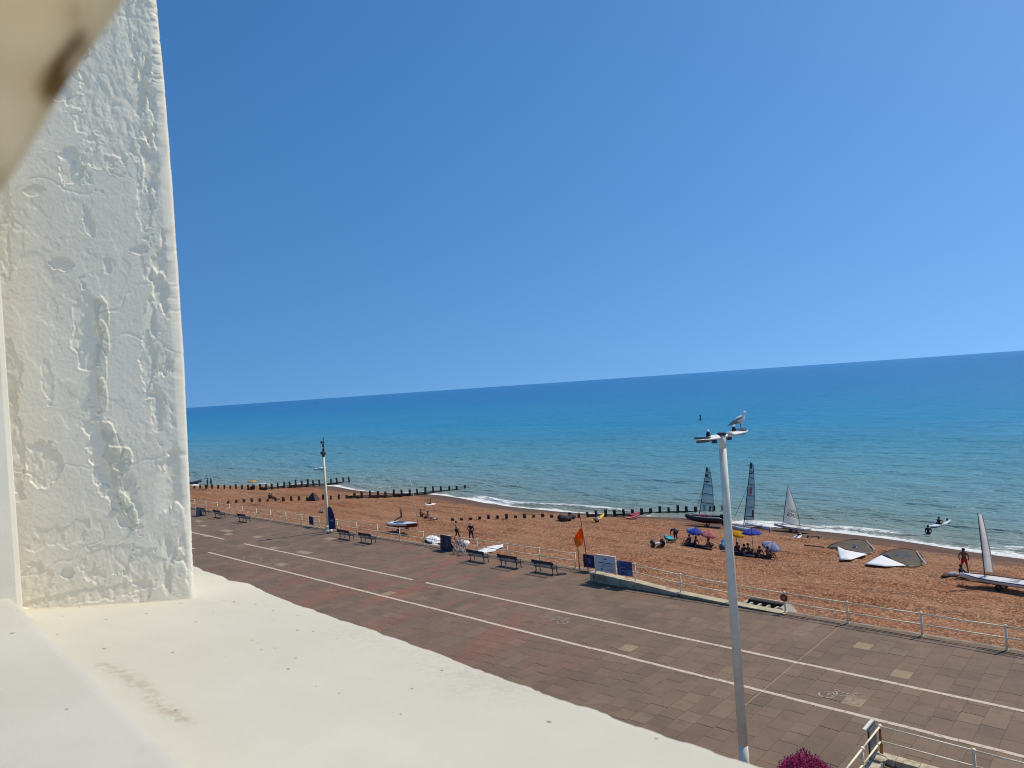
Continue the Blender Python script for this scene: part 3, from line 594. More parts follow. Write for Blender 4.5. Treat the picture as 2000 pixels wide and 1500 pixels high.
# cream lamp post at the left
q = at(649, 1036); lp = thing('lamp_post', 'tall cream lamp post with an ornate dark lantern top and white foot', 'lamp post', (q.x, WALL_L - .75, 0))
m = MB(); m.lathe([(.42,0),(.42,.12),(.34,.16),(.30,.5),(.22,.58)], (0,0,0), 12); m.build('plinth', white_paint, lp)
m = MB(); m.tube([(0,0,.5),(0,0,1.4),(0,0,7.5)], [.16,.13,.10], 12); m.build('shaft', cream_post, lp, True)
m = MB(); m.lathe([(.10,7.3),(.17,7.4),(.16,7.5),(.26,7.62),(.30,7.72),(.22,7.78),(.10,7.84)], (0,0,0), 12); m.build('collar', mat('aged_bronze',(.10,.09,.08),.5), lp, True)
for s in (-1, 1): MB().tube([(0,0,7.65),(s*.32,0,7.72),(s*.42,0,7.62)], .035, 6).build('bracket', black_iron, lp)
m = MB(); m.tube([(0,0,7.8),(0,0,8.2),(0,0,8.75)], [.07,.05,.035], 8); m.ball((0,0,8.35),.085,8); m.build('finial_stem', black_iron, lp, True)
m = MB(); m.ball((-.12,0,8.72),.16,8,.75); m.build('lantern', black_iron, lp, True)
MB().tube([(.16,0,7.8),(.18,0,9.25)], [.05,.03], 6).build('antenna', black_iron, lp)
MB().ball((.02,-.03,8.16),.07,8).build('lens', lamp_white, lp, True)

# grey lamp column on the right with two heads
q = at(1456, 1528); lc = thing('lamp_post', 'tall grey tapering lamp column with two flat heads in the right foreground', 'lamp post', (q.x, q.y, 0))
HT = 11.0
m = MB(); m.tube([(0,0,0),(0,0,1.2)], [.155,.15], 14); m.build('base_section', grey_metal, lc, True)
m = MB(); m.tube([(0,0,1.2),(0,0,HT*.74),(0,0,HT*.96)], [.148,.126,.113], 16); m.build('column', grey_metal, lc, True)
m = MB(); m.tube([(0,0,HT*.96),(0,0,HT)], [.109,.106], 16); m.build('top_section', grey_metal, lc, True)
MB().lathe([(.138,HT-.02),(.138,HT+.05),(.11,HT+.06)], (0,0,0), 14).build('cap', black_iron, lc)
for s, a0_ in ((-1, 'left'), (1, 'right')):
    m = MB(); m.tube([(0,s*.10,HT-.1),(0,s*.45,HT-.06)], .055, 8); ar = m.build('arm', lamp_white, lc, True)
    m = MB(); L = 1.25; rings = []
    for k in range(9):
        f = k/8; wd = .05 + .25*math.sin(math.pi*min(1,.12+f*.86))**.7; hh_ = .09*(1-f)+.02; y = .40 + L*f; zz = HT - .07 + .06*f
        rings.append([(wd*math.cos(2*math.pi*j/10), s*y, zz + hh_*math.sin(2*math.pi*j/10)*(1 if math.sin(2*math.pi*j/10)>0 else .5)) for j in range(10)])
    hd = m.loft(rings).build('lamp_head', lamp_white, lc, True)
    m = MB(); m.loft([[(w_*math.cos(2*math.pi*j/12), s*(1.12+.42*math.sin(2*math.pi*j/12)), HT - .085 + z_) for j in range(12)] for w_, z_ in ((.17,.03),(.16,-.03))]); m.build('diffuser', mat('lamp_glass',(.10,.11,.12),.25), hd)
    MB().lathe([(.07,0),(.075,.06),(.05,.12),(.045,.15)], (0, s*.86, HT+.02), 8).build('photocell', black_iron, hd); MB().ball((0, s*.86, HT+.19), .05, 6).build('photocell_cap', lamp_white, hd)
    m = MB(); m.loft([[(w_*math.cos(2*math.pi*j/14)*(.6+.4*math.cos(math.pi*.5*math.sin(2*math.pi*j/14))), s*(1.22+.40*math.sin(2*math.pi*j/14)), HT + .02 + z_ + .03*math.sin(2*math.pi*j/14)) for j in range(14)] for w_, z_ in ((.23,-.04),(.225,.022))]); m.build('dark_top_panel', mat('lamp_top_panel',(.07,.075,.08),.3), hd)
    MB().cbox((0, s*.5, HT-.17), (.12,.14,.1)).build('clamp', black_iron, hd)
# gull on the right head
gl_w = mat('gull_white', (.80,.79,.76), .7, .08, 20); gl_g = mat('gull_grey', (.20,.22,.25), .7, .15, 20); gl_b = mat('gull_black', (.02,.02,.022), .6)
gp = Vector((q.x, q.y + 1.38, HT + .075)); GS = 1.02; gu = thing('seagull', 'white and grey seagull perched on the right lamp head', 'bird', gp, math.radians(40)); gu.scale = (GS,)*3; gu.rotation_euler = (0, -.12, math.radians(40))
m = MB(); rings = []
for x, z, rw, rh in ((-.26,.20,.015,.012),(-.18,.215,.05,.045),(-.08,.25,.085,.085),(.03,.285,.095,.10),(.11,.315,.08,.09),(.15,.37,.055,.06),(.165,.42,.046,.05),(.185,.46,.05,.05),(.21,.485,.042,.036),(.235,.485,.02,.018)):
    rw *= 1.25; rh *= 1.18
    rings.append([(x - .3*rh*math.sin(2*math.pi*j/10), rw*math.cos(2*math.pi*j/10), z + rh*math.sin(2*math.pi*j/10)) for j in range(10)])
m.loft(rings).build('body', gl_w, gu, True)
for s in (-1, 1):
    m = MB(); rings = []
    for x, z, rh, off in ((-.36,.165,.012,.03),(-.24,.21,.05,.05),(-.10,.265,.078,.085),(.03,.30,.075,.098),(.09,.32,.03,.085)):
        rings.append([(x, s*(off + .014*math.cos(2*math.pi*j/8)), z + rh*math.sin(2*math.pi*j/8)) for j in range(8)])
    m.loft(rings).build('wing', gl_g, gu, True)
    m = MB(); m.tube([(.0,s*.04,.20),(.0,s*.04,.02)], .010, 5); m.cbox((.025,s*.04,.008),(.07,.05,.012)); m.build('leg', mat('gull_leg',(.45,.25,.2),.6), gu)
m = MB(); m.loft([[(-.24,-.03,.19),(-.24,.03,.19),(-.24,.03,.21),(-.24,-.03,.21)],[(-.40,-.045,.145),(-.40,.045,.145),(-.40,.045,.15),(-.40,-.045,.15)]]); m.build('tail', gl_b, gu)
m = MB(); m.tube([(.235,0,.485),(.275,0,.478),(.295,0,.466)], [.015,.011,.004], 6); m.build('beak', mat('gull_beak',(.6,.38,.05),.5), gu)

# signs and boards on the railing
navy = mat('navy_banner', (.012,.022,.085), .6, .25, 3); blue_p = mat('blue_poster', (.03,.075,.24), .5, .5, 2.5, stain=(.10,.17,.33), stain_amt=.4)
q = at(660, 1037); ff = thing('feather_flag', 'navy blue feather flag on the beach side behind a bench', 'flag', (q.x, WALL_L - 1.2, 0), math.radians(35))
m = MB(); poly = [(0,0,.35)] + [(.02,0,.6),(.02,0,2.35),(.10,0,2.55),(.25,0,2.55),(.42,0,2.35),(.58,0,1.9),(.68,0,1.3),(.70,0,.7),(.70,0,.35)]; m.plate(poly, .02); m.build('banner', navy, ff)
m = MB(); m.tube([(0,0,0),(0,0,1.5),(.02,0,2.4),(.12,0,2.58),(.28,0,2.58)], .02, 6); m.build('pole', lamp_white, ff); MB().lathe([(.28,0),(.28,.04),(.05,.06)], (0,0,0), 10).build('foot', black_iron, ff)
m = MB(); m.cbox((.36,.0,1.2),(.28,.03,.16)); m.build('logo', mat('flag_light_print',(.30,.34,.5),.6), ff)
q = at(613, 1020); sg = thing('rail_banner', 'small navy and white banner tied to the far railing', 'banner', (at(613,1028).x, WALL_L - .24, .25))
MB().cbox((0,0,.4),(.75,.02,.85)).build('navy_panel', navy, sg); MB().cbox((.5,0,.4),(.25,.022,.85)).build('white_panel', lamp_white, sg)
# notice board group on the parapet
PY0 = WALL_R - .32
nb = thing('notice_board', 'white notice board with printed lines fixed above the cream parapet', 'notice board', (0,0,0))
x0 = at(1157, 1138).x; x0 = -28.3; x1 = -26.75
nb.location = (x0, PY0, .62); W = x1 - x0
MB().box((0,-.02,.1),(W,.02,1.12)).build('panel', mat('notice_white',(.60,.63,.62),.5,.08,3), nb); MB().box((-.06,-.05,1.12),(W+.03,.04,1.18)).build('cap_rail', white_paint, nb); MB().box((-.05,-.04,0),(.03,.04,1.12)).build('stile', white_paint, nb); MB().box((W-.03,-.04,.0),(W+.03,.04,1.12)).build('stile', white_paint, nb)
ink = mat('dark_print', (.04,.05,.06), .7)
pr_ = MB()
pr_.box((W*.15,-.024,.66),(W*.92,-.021,.70))
for k, (a, b) in enumerate(((.28,.75),(.3,.8),(.2,.5),(.55,.9),(.25,.7))): pr_.box((W*a,-.024,.58-k*.09),(W*b,-.021,.6-k*.09))
pr_.plate([(W*.42,-.023,.92),(W*.5,-.023,.98),(W*.6,-.023,.93),(W*.52,-.023,.88)], .004); pr_.plate([(W*.25,-.023,.28),(W*.3,-.023,.34),(W*.36,-.023,.3),(W*.31,-.023,.23)], .004); pr_.plate([(W*.72,-.023,.2),(W*.82,-.023,.26),(W*.85,-.023,.18)], .004)
pr_.build('printed_lines', ink, nb)
po2 = thing('blue_poster', 'blue picture poster on the railing right of the notice board', 'poster', (-26.6, PY0 - .04, .62)); MB().box((0,-.012,.08),(1.12,.012,.98)).build('panel', blue_p, po2)
m = MB(); m.box((.06,-.016,.7),(.14,-.013,.95)); m.box((.22,-.016,.55),(.6,-.013,.62)); m.box((.3,-.016,.35),(.75,-.013,.42)); m.box((.8,-.016,.1),(1.05,-.013,.5)); m.box((.18,-.016,.15),(.24,-.013,.5)); m.build('print', mat('poster_light',(.16,.22,.34),.6,.3,6), po2)
pl2 = thing('blue_poster', 'small dark navy poster left of the white notice board', 'poster', (-30.75, WALL_L - .25, .15)); MB().box((0,-.012,.1),(1.0,.012,.98)).build('panel', navy, pl2); e_ = MB().lathe([(.22,0),(.22,.012),(.2,.014)], (0,0,0), 14).build('emblem', mat('emblem_blue',(.06,.10,.24),.6), pl2)
e_.location = (.5,-.013,.55); e_.rotation_euler = (math.pi/2,0,0)
# red disc sign on a railing post
rd = thing('round_sign', 'small red round sign with pale centre on a railing post', 'sign', (-16.07, WALL_R - .26, .82)); m = MB().lathe([(.19,-.012),(.2,0),(.19,.012)], (0,0,0), 18).build('disc', mat('sign_red',(.30,.025,.018),.5), rd); m.rotation_euler = (math.pi/2,0,0)
m = MB().lathe([(.085,-.004),(.085,.004)], (0,0,0), 14).build('centre', mat('sign_pale',(.42,.24,.2),.5), rd); m.rotation_euler = (math.pi/2,0,0); m.location = (0,-.016,0)
# orange flag on its pole, and the second pole beside it
oran = fab('orange_flag', (.98,.22,.012)); oran2 = fab('amber_sock', (1.0,.42,.03)); redp = mat('red_pole', (.28,.05,.025), .5)
q = at(1140, 1119); fpz = thing('flag_pole', 'red pole with an orange flag beside the notice board', 'flag', (q.x, WALL_L - .3, 0))
MB().tube([(0,0,0),(-.12,0,1.6),(-.30,.02,2.95)], [.035,.032,.025], 8).build('pole', redp, fpz, True); MB().tube([(-.30,.02,2.95),(-.42,.03,3.75)], [.022,.014], 6).build('pole_tip', black_iron, fpz)
U, V = np.meshgrid(np.linspace(0, 1, 14), np.linspace(0, 1, 14), indexing='ij')
fo = grid_obj('flag', -.30 + .02*V - U*.50*(.35+.65*np.sin(V*2.6)), .02 - U*.25 + .09*np.sin(U*9+V*3), 3.0 - V*1.05 - U*.28, oran, None, True, fpz); fo.modifiers.new('t','SOLIDIFY').thickness = .012
U2, V2 = np.meshgrid(np.linspace(0, 2*math.pi, 18), np.linspace(0, 1, 8), indexing='ij')
fo = grid_obj('windsock', -.55 + (.20+.08*np.sin(V2*3))*np.cos(U2), -.18 + (.12+.05*V2)*np.sin(U2), 2.25 - V2*.52 + .04*np.cos(U2*2), oran2, None, True, fpz); fo.modifiers.new('t','SOLIDIFY').thickness = .012
q = at(1121, 1117); fp2 = thing('bare_pole', 'thin pale wooden pole standing left of the orange flag', 'pole', (q.x, WALL_L - .28, 0)); MB().tube([(0,0,0),(-.03,0,1.3),(-.08,0,2.5)], [.04,.035,.028], 8).build('pole', mat('pale_wood_pole',(.42,.22,.12),.7), fp2, True)
# navy cabinet board and bicycles at the railing
q = at(864, 1077); cb = thing('display_board', 'dark navy display board leaning on the railing beside the bicycle', 'board', (q.x, WALL_L - .75, 0), math.radians(-6)); MB().cbox((0,0,.62),(1.45,.06,1.2), rx=-.08).build('panel', mat('dark_display',(.020,.026,.05),.45,.5,2.5), cb)
m = MB(); m.cbox((-.4,-.035,.85),(.28,.012,.35), rx=-.08); m.cbox((.25,-.035,.6),(.35,.012,.7), rx=-.08); m.build('print', mat('display_print',(.06,.075,.14),.6,.4,7), cb); MB().cbox((0,.03,1.24),(1.45,.05,.03)).build('edge', cream_post, cb); MB().cbox((0,.3,.3),(1.2,.05,.6), rx=.5).build('strut', black_iron, cb)
def bicycle(label, loc, rz, framec):
    b = thing('bicycle', label, 'bicycle', loc, rz, None)
    tyre = mat('tyre_pale', (.50,.46,.38), .7); fm = mat('bike_'+framec[0], framec[1], .4)
    for sx in (-.52,.52):
        wobj = MB().torus((sx,0,.34),   .34, .03, 'Y', 22, 5).build('wheel', tyre, b)
        m = MB()
        for k in range(8): a = math.pi*k/8; m.tube([(sx-.32*math.cos(a),0,.34-.32*math.sin(a)),(sx+.32*math.cos(a),0,.34+.32*math.sin(a))], .004, 3, False)
        m.tube([(sx,-.05,.34),(sx,.05,.34)], .03, 6); m.build('spokes', lamp_white, wobj)
    m = MB()
    for a, c in (((-.52,0,.34),(-.08,0,.3)),((-.08,0,.3),(-.2,0,.82)),((-.2,0,.75),(.36,0,.78)),((-.08,0,.3),(.36,0,.72)),((-.52,0,.34),(-.2,0,.75)),((.52,0,.34),(.34,0,.88))): m.tube([a, c], .018, 6)
    m.build('frame', fm, b); MB().tube([(.30,-.26,1.0),(.40,-.12,.98),(.34,0,.92),(.40,.12,.98),(.30,.26,1.0)], .015, 6).build('handlebar', black_iron, b)
    MB().loft([[(-.34,-.08,.86),(-.34,.08,.86),(-.34,.08,.90),(-.34,-.08,.90)],[(-.05,-.025,.87),(-.05,.025,.87),(-.05,.025,.9),(-.05,-.025,.9)]]).build('saddle', black_iron, b)
    MB().torus((-.08,0,.3), .09, .012, 'Y', 14, 4).build('chainring', black_iron, b); m = MB(); m.cbox((.47,0,.82),(.26,.3,.22)); m.build('basket', mat('basket_white',(.6,.58,.54),.7), b)
    return b
q = at(893, 1084); bicycle('white bicycle parked against the railing beside the navy board', (q.x + .1, WALL_L - 1.05, 0), math.radians(8), ('white', (.62,.62,.6)))
q = at(877, 1080); bicycle('dark green bicycle half hidden behind the navy board', (q.x + .15, WALL_L - .42, 0), math.radians(3), ('green', (.03,.06,.06)))
# stair railing, board and flowering bush at the bottom right
q = at(1722, 1484); scx, scy = q.x, q.y
sr = thing('stair_railing', 'rusty white stair railing at the bottom right corner', 'railing', (scx, scy, 0))
stp = [(0,0),(2.62,.0),(5.2,0),(7.8,0)]; left = [(0,-1.75),(0,-3.5),(0,-5.2)]
for i, (x, y) in enumerate(stp + left):
    m = MB(); m.tube([(0,0,.18),(0,0,1.08)], [.055,.042], 8); o = m.build('post', rust if i == 0 else cream_post, sr, True); o.location = (x, y, 0)
    m = MB(); m.ball((0,0,1.1),.075,8); m.ball((0,0,.62),.06,8); k = m.build('ball', white_paint, o, True)
for a, b in list(zip(stp, stp[1:])) + list(zip([(0,0)]+left, left)):
    for h, nm in ((1.1,'top_rail'),(.62,'mid_rail')): MB().tube([(a[0],a[1],h),(b[0],b[1],h)], .03, 8).build(nm, white_paint, sr, True)
swl = thing('stair_wall', 'low cream stone wall under the stair railing', 'wall', (scx, scy, 0))
for k in range(12): MB().cbox((k*.68+.1,0,.09),(.66,.34,.2 + random.uniform(-.01,.01))).build('coping_stone', mat('cream_coping',(.55,.47,.33),.85,.3,4,stain=(.3,.2,.1)), swl)
for k in range(7): MB().cbox((0,-.62-k*.68,.09),(.34,.66,.2 + random.uniform(-.01,.01))).build('coping_stone', mat('cream_coping',(.55,.47,.33),.85,.3,4), swl)
MB().lathe([(.24,.19),(.26,.23),(.2,.27),(.1,.28)], (-.0,-.3,0), 12).build('rounded_stone', mat('cream_coping',(.55,.47,.33),.85), swl)
sbd = thing('hanging_board', 'dark grey notice panel hung on the stair railing', 'board', (scx - .04, scy - .62, .35)); MB().box((-.02,-.32,.05),(.02,.32,.95)).build('panel', mat('slate_panel',(.09,.11,.12),.4,.3,5), sbd); MB().box((-.03,-.36,.02),(-.021,.36,1.0)).build('frame', black_iron, sbd); MB().box((-.16,-.4,.98),(-.06,.4,1.02), Matrix.Rotation(.0,3,'X')).build('top_bar', lamp_white, sbd)
q = at(1575, 1558); bu = thing('flowering_bush', 'rounded bush of magenta flowers at the bottom edge', 'bush', (q.x, q.y, 0)); bu.scale = (1.0, 1.0, .84)
mag = [mat('petal_magenta', (.50,.012,.13), .6, .5, 9), mat('petal_dark', (.24,.008,.07), .6, .4, 9)]; lf = mat('bush_leaf', (.05,.045,.025), .6, .4, 9)
for kind, cnt, mm, nm in ((0, 5200, mag[0], 'flowers'), (1, 2600, mag[1], 'deep_flowers'), (2, 900, lf, 'leaves')):
    m = MB()
    for _ in range(cnt):
        a = random.uniform(0, 2*math.pi); cz = random.uniform(-.5, 1); rr_ = (random.random() ** .25) * (1 + .14*math.sin(3*a + 2) + .10*math.sin(7*a)); sq = math.sqrt(max(0, 1-cz*cz))
        c = Vector((.80*rr_*sq*math.cos(a), .80*rr_*sq*math.sin(a), .78 + .70*rr_*cz)) + Vector((random.gauss(0,.03),)*3)
        if kind == 2: c *= random.uniform(.9, 1.07)
        s_ = random.uniform(.018,.040) * (1.2 if kind == 2 else 1); e1 = Vector((random.gauss(0,1),random.gauss(0,1),random.gauss(0,1))).normalized(); e2 = e1.orthogonal().normalized()
        m.add([c - e1*s_, c + e2*s_*.6, c + e1*s_, c - e2*s_*.6], [(0,1,2,3)])
    m.build(nm, mm, bu)
m = MB()
for k in range(9): a = k*.7; m.tube([(0,0,0),(.2*math.cos(a),.2*math.sin(a),.4),(.55*math.cos(a),.55*math.sin(a),1.0)], [.025,.018,.006], 5)
m.build('stems', mat('stem_brown',(.06,.04,.025),.8), bu)

# ------------------------------------------------------------------ people
EDGES = [('pelvis','spine'),('spine','chest'),('chest','neck'),('neck','head'),('head','crown')]
for s in 'LR': EDGES += [('chest','sh'+s),('sh'+s,'el'+s),('el'+s,'wr'+s),('wr'+s,'hd'+s),('pelvis','hip'+s),('hip'+s,'kn'+s),('kn'+s,'an'+s),('an'+s,'toe'+s)]
RAD = dict(pelvis=.125, spine=.115, chest=.135, neck=.052, head=.092, crown=.075)
for s in 'LR': RAD.update({'sh'+s:.062,'el'+s:.043,'wr'+s:.032,'hd'+s:.036,'hip'+s:.088,'kn'+s:.058,'an'+s:.038,'toe'+s:.034})
def pose(kind):
    J = dict(pelvis=(0,0,.95), spine=(0,.01,1.16), chest=(0,0,1.38), neck=(0,.01,1.51), head=(0,.03,1.62), crown=(0,.02,1.70))
    for s, x in (('L',-1),('R',1)): J.update({'sh'+s:(x*.19,0,1.42),'el'+s:(x*.25,-.02,1.14),'wr'+s:(x*.26,.05,.90),'hd'+s:(x*.25,.08,.80),'hip'+s:(x*.1,0,.90),'kn'+s:(x*.12,.03,.49),'an'+s:(x*.13,-.02,.07),'toe'+s:(x*.15,.15,.035)})
    if kind == 'walk':
        J.update(knL=(-.1,.16,.50), anL=(-.1,.22,.08), toeL=(-.1,.38,.04), knR=(.1,.0,.49), anR=(.1,-.26,.10), toeR=(.1,-.12,.035), elL=(-.24,-.1,1.16), wrL=(-.22,-.12,.93), hdL=(-.21,-.1,.84), elR=(.24,.10,1.16), wrR=(.2,.27,1.0), hdR=(.18,.33,.93))
    if kind == 'wide':
        for s, x in (('L',-1),('R',1)): J.update({'kn'+s:(x*.17,.03,.49),'an'+s:(x*.22,-.02,.07),'toe'+s:(x*.26,.13,.035),'el'+s:(x*.31,-.05,1.16),'wr'+s:(x*.27,.08,.94),'hd'+s:(x*.24,.12,.86)})
    if kind == 'bend':
        J.update(pelvis=(0,-.12,.92), spine=(0,.08,1.02), chest=(0,.30,1.02), neck=(0,.42,.98), head=(0,.50,.90), crown=(0,.56,.84), hipL=(-.1,-.10,.88), hipR=(.1,-.10,.88))
        for s, x in (('L',-1),('R',1)): J.update({'sh'+s:(x*.18,.32,1.02),'el'+s:(x*.2,.40,.74),'wr'+s:(x*.16,.46,.5),'hd'+s:(x*.15,.48,.4)})
    if kind == 'sit':
        J.update(pelvis=(0,0,.13), spine=(0,-.06,.33), chest=(0,-.08,.55), neck=(0,-.05,.68), head=(0,-.01,.79), crown=(0,-.02,.87))
        for s, x in (('L',-1),('R',1)): J.update({'sh'+s:(x*.18,-.08,.59),'el'+s:(x*.24,.10,.36),'wr'+s:(x*.15,.30,.40),'hd'+s:(x*.09,.37,.42),'hip'+s:(x*.1,.04,.12),'kn'+s:(x*.13,.42,.42),'an'+s:(x*.13,.62,.06),'toe'+s:(x*.14,.76,.04)})
    if kind == 'sitlong':
        J.update(pelvis=(0,0,.12), spine=(0,-.10,.30), chest=(0,-.20,.50), neck=(0,-.22,.63), head=(0,-.20,.74), crown=(0,-.21,.82))
        for s, x in (('L',-1),('R',1)): J.update({'sh'+s:(x*.18,-.20,.54),'el'+s:(x*.25,-.34,.32),'wr'+s:(x*.24,-.42,.10),'hd'+s:(x*.25,-.42,.04),'hip'+s:(x*.1,.04,.11),'kn'+s:(x*.12,.46,.18),'an'+s:(x*.12,.88,.06),'toe'+s:(x*.14,.93,.16)})
    if kind == 'lie':
        J.update(pelvis=(0,0,.12), spine=(0,-.22,.12), chest=(0,-.43,.13), neck=(0,-.56,.13), head=(0,-.67,.14), crown=(0,-.75,.13))
        for s, x in (('L',-1),('R',1)): J.update({'sh'+s:(x*.18,-.46,.12),'el'+s:(x*.30,-.24,.07),'wr'+s:(x*.27,-.0,.06),'hd'+s:(x*.25,.09,.05),'hip'+s:(x*.1,.05,.11),'kn'+s:(x*.13,.46,.13 if s == 'L' else .30),'an'+s:(x*.14,.88 if s == 'L' else .72,.05),'toe'+s:(x*.16,.95,.12 if s == 'L' else .05)})
    if kind == 'paddle':
        J.update(pelvis=(0,0,.12), spine=(0,-.02,.33), chest=(0,0,.55), neck=(0,.02,.68), head=(0,.05,.79), crown=(0,.04,.87))
        for s, x in (('L',-1),('R',1)): J.update({'sh'+s:(x*.18,0,.59),'el'+s:(x*.32,.18,.42),'wr'+s:(x*.28,.36,.46),'hd'+s:(x*.26,.42,.47),'hip'+s:(x*.1,.05,.12),'kn'+s:(x*.15,.46,.24),'an'+s:(x*.12,.85,.10),'toe'+s:(x*.12,.90,.2)})
    return J
def skin_obj(name, J, keys, rad, m, parent):
    keys = list(keys); idx = {k: i for i, k in enumerate(keys)}; ed_ = [(idx[a], idx[b]) for a, b in EDGES if a in idx and b in idx]
    me = bpy.data.meshes.new(name); me.from_pydata([J[k] for k in keys], ed_, []); me.materials.append(m)
    o = bpy.data.objects.new(name, me); C.objects.link(o); o.parent = parent
    md = o.modifiers.new('skin', 'SKIN'); md.use_smooth_shade = True
    sv = me.skin_vertices[0].data
    for k, i in idx.items(): r = rad(k); sv[i].radius = (r, r); sv[i].use_root = (i == 0)
    ss = o.modifiers.new('sub', 'SUBSURF'); ss.levels = 1; ss.render_levels = 1
    return o
SKINS = {'tan': (.36,.17,.09), 'pale': (.56,.36,.26), 'brown': (.16,.075,.042)}
def person(label, loc, rz, kind, skin='tan', top=None, bottom=None, hair=(.03,.02,.014), scale=1.0, group=None, sleeve=True, legs='short', cat='person', pants=None):
    root = thing('person', label, cat, loc, rz, group); root.scale = (scale,)*3; J = pose(kind)
    sk = mat('skin_'+skin, SKINS[skin], .6, .12, 12); skin_obj('body', J, J.keys(), lambda k: RAD[k], sk, root)
    if top:
        ks = ['pelvis','spine','chest','shL','shR'] + (['elL','elR'] if sleeve else []) + (['wrL','wrR'] if sleeve == 'long' else [])
        skin_obj('top', J, ks, lambda k: RAD[k]*1.13 + .006, mat('cloth_%d_%d_%d' % tuple(int(c*255) for c in top), top, .85, .2, 10), root)
    if bottom:
        ks = ['pelvis','hipL','hipR','knL','knR'] + (['anL','anR'] if legs == 'long' else []); J2 = dict(J)
        if legs == 'short':
            for s in 'LR': h, k_ = Vector(J['hip'+s]), Vector(J['kn'+s]); J2['kn'+s] = tuple(h.lerp(k_, .8 if scale else .8))
        skin_obj('trousers' if legs == 'long' else 'shorts', J2, ks, lambda k: RAD[k]*1.14 + .008, mat('cloth_%d_%d_%d' % tuple(int(c*255) for c in bottom), bottom, .85, .2, 10), root)
    hd = Vector(J['head']); cr2 = Vector(J['crown']); up = (cr2 - hd).normalized(); nk = Vector(J['neck'])
    m = MB(); m.ball((0,0,0), .108, 10, 1.0); h = m.build('hair', mat('hair_%d' % int(hair[0]*1000), hair, .7, .3, 20), root, True); h.location = hd + up*.045 - (Vector((0,.035,0)) if kind not in ('lie','bend') else Vector((0,0,0)))
    # face: nose and ears
    fwd = Vector((0,1,0)) if kind not in ('lie','bend') else (Vector((0,0,1)) if kind == 'lie' else Vector((0,.4,-.9)))
    m = MB(); m.ball(tuple(hd + fwd*.098 + up*.005), .018, 6); m.build('nose', sk, root, True)
    for s in (-1,1): m = MB(); m.ball(tuple(hd + Vector((s*.095,0,0)) + up*.01), .026, 6, 1.2, .5, .8); m.build('ear', sk, root, True)
    return root
def face_cam(p): return math.atan2(-p.x, p.y) + math.pi     # local +Y towards the camera
BLK = (.014,.014,.017); WET = (.018,.019,.024)
p1 = on_beach(893,1053); person('bare chested person in dark shorts walking on the shingle beyond the bicycle', p1, math.radians(-60), 'walk', 'tan', None, (.02,.018,.02), legs='long')
p2 = on_beach(921,1056); person('person in a black wetsuit with fair hair standing beside the walker', p2, math.radians(20), 'wide', 'pale', WET, WET, (.45,.36,.24), sleeve='long', legs='long')
p3 = on_beach(1884,1119); person('bare backed person in red shorts standing near the right-hand dinghy', p3, math.radians(15), 'wide', 'brown', None, (.55,.035,.02), scale=1.02)
p4 = on_beach(1879,1128); person('person in dark clothes sitting at the feet of the one in red shorts', p4, math.radians(-100), 'sit', 'brown', BLK, BLK, sleeve='long', legs='long')
p5 = on_beach(1320,1056); person('person in black bending over a turquoise mat', p5, math.radians(75), 'bend', 'tan', BLK, BLK, sleeve='long', legs='long')
q = at(1813,1044,SEA); person('person in a black wetsuit wading waist deep', (q.x, q.y, SEA - .75), math.radians(35), 'wide', 'tan', WET, WET, sleeve='long', legs='long')
grp = [(1346,1063,'sitting person under the blue and white parasol','sit',(.03,.035,.05),80),(1355,1066,'person stretched out in the shade of the blue and white parasol','sitlong',(.05,.05,.04),95),(1386,1071,'person in dark green sitting under the pink parasol','sit',(.03,.045,.028),-60),(1379,1071,'person with bare back resting beside the pink parasol','sitlong','',95),
       (1440,1080,'person in black sitting right of the grey lamp column','sit',(.016,.016,.02),60),(1449,1082,'person in charcoal stretched out between the yellow and blue parasols','sitlong',(.03,.03,.035),80),(1463,1083,'person in grey sitting against the pole of the blue parasol','sit',(.06,.065,.06),-70),(1480,1086,'person in dark clothes reclining left of the lilac parasol','sitlong',(.028,.028,.04),70),(1501,1089,'person in navy sitting under the lilac parasol','sit',(.02,.02,.05),-100)]
for x, y, lb, kd, cl, rz in grp:
    p = on_beach(x, y); person(lb, p, math.radians(rz), kd, random.choice(['tan','tan','brown','pale']), cl or None, random.choice([(.02,.02,.03),(.03,.03,.05),(.2,.03,.05)]), sleeve=True, group='people resting under the beach parasols')
sun_b = [(527,974,'seated person on the left of the little group near the middle groyne','sit',(.02,.02,.025),60),(532,975,'second seated person of the group near the middle groyne','sit',(.03,.02,.02),-40),(540,976,'person lying beside the seated group near the middle groyne','lie','',95),(607,976,'person lying beside the small dark beach tent','lie','',80),(628,1000,'pale person lying alone in front of the cream lamp post','lie','',70),(683,972,'pink skinned person lying by the planks of the middle groyne','lie','',80),(823,1009,'person in dark red sitting behind the raked boat mast','sit',(.10,.02,.02),-60),(834,1012,'sunbather lying nearest the person in dark red','sitlong','',85),(845,1015,'sunbather with pale legs at the right of the trio behind the mast','lie','',95),(841,986,'person sitting on a white towel near the waterline','sit','',160)]
for x, y, lb, kd, cl, rz in sun_b:
    p = on_beach(x, y); person(lb, p, math.radians(rz), kd, random.choice(['tan','pale','pale']) if kd == 'lie' else 'tan', cl or None, random.choice([(.02,.02,.05),(.25,.03,.03),(.03,.03,.03)]), group='sunbathers on the left beach')
for x, y, lb in ((406,951,'small dark standing figure at the far groyne, left of the pair'),(413,951,'small dark figure with spread legs beside the far groyne')):
    p = on_beach(x, y); person(lb, p, math.radians(120 + x), 'wide', 'brown', BLK, BLK)
p = on_beach(493,956); person('dark figure sitting beneath the yellow parasol by the far groyne', p, 2.0, 'sit', 'brown', BLK, BLK, sleeve='long', legs='long')
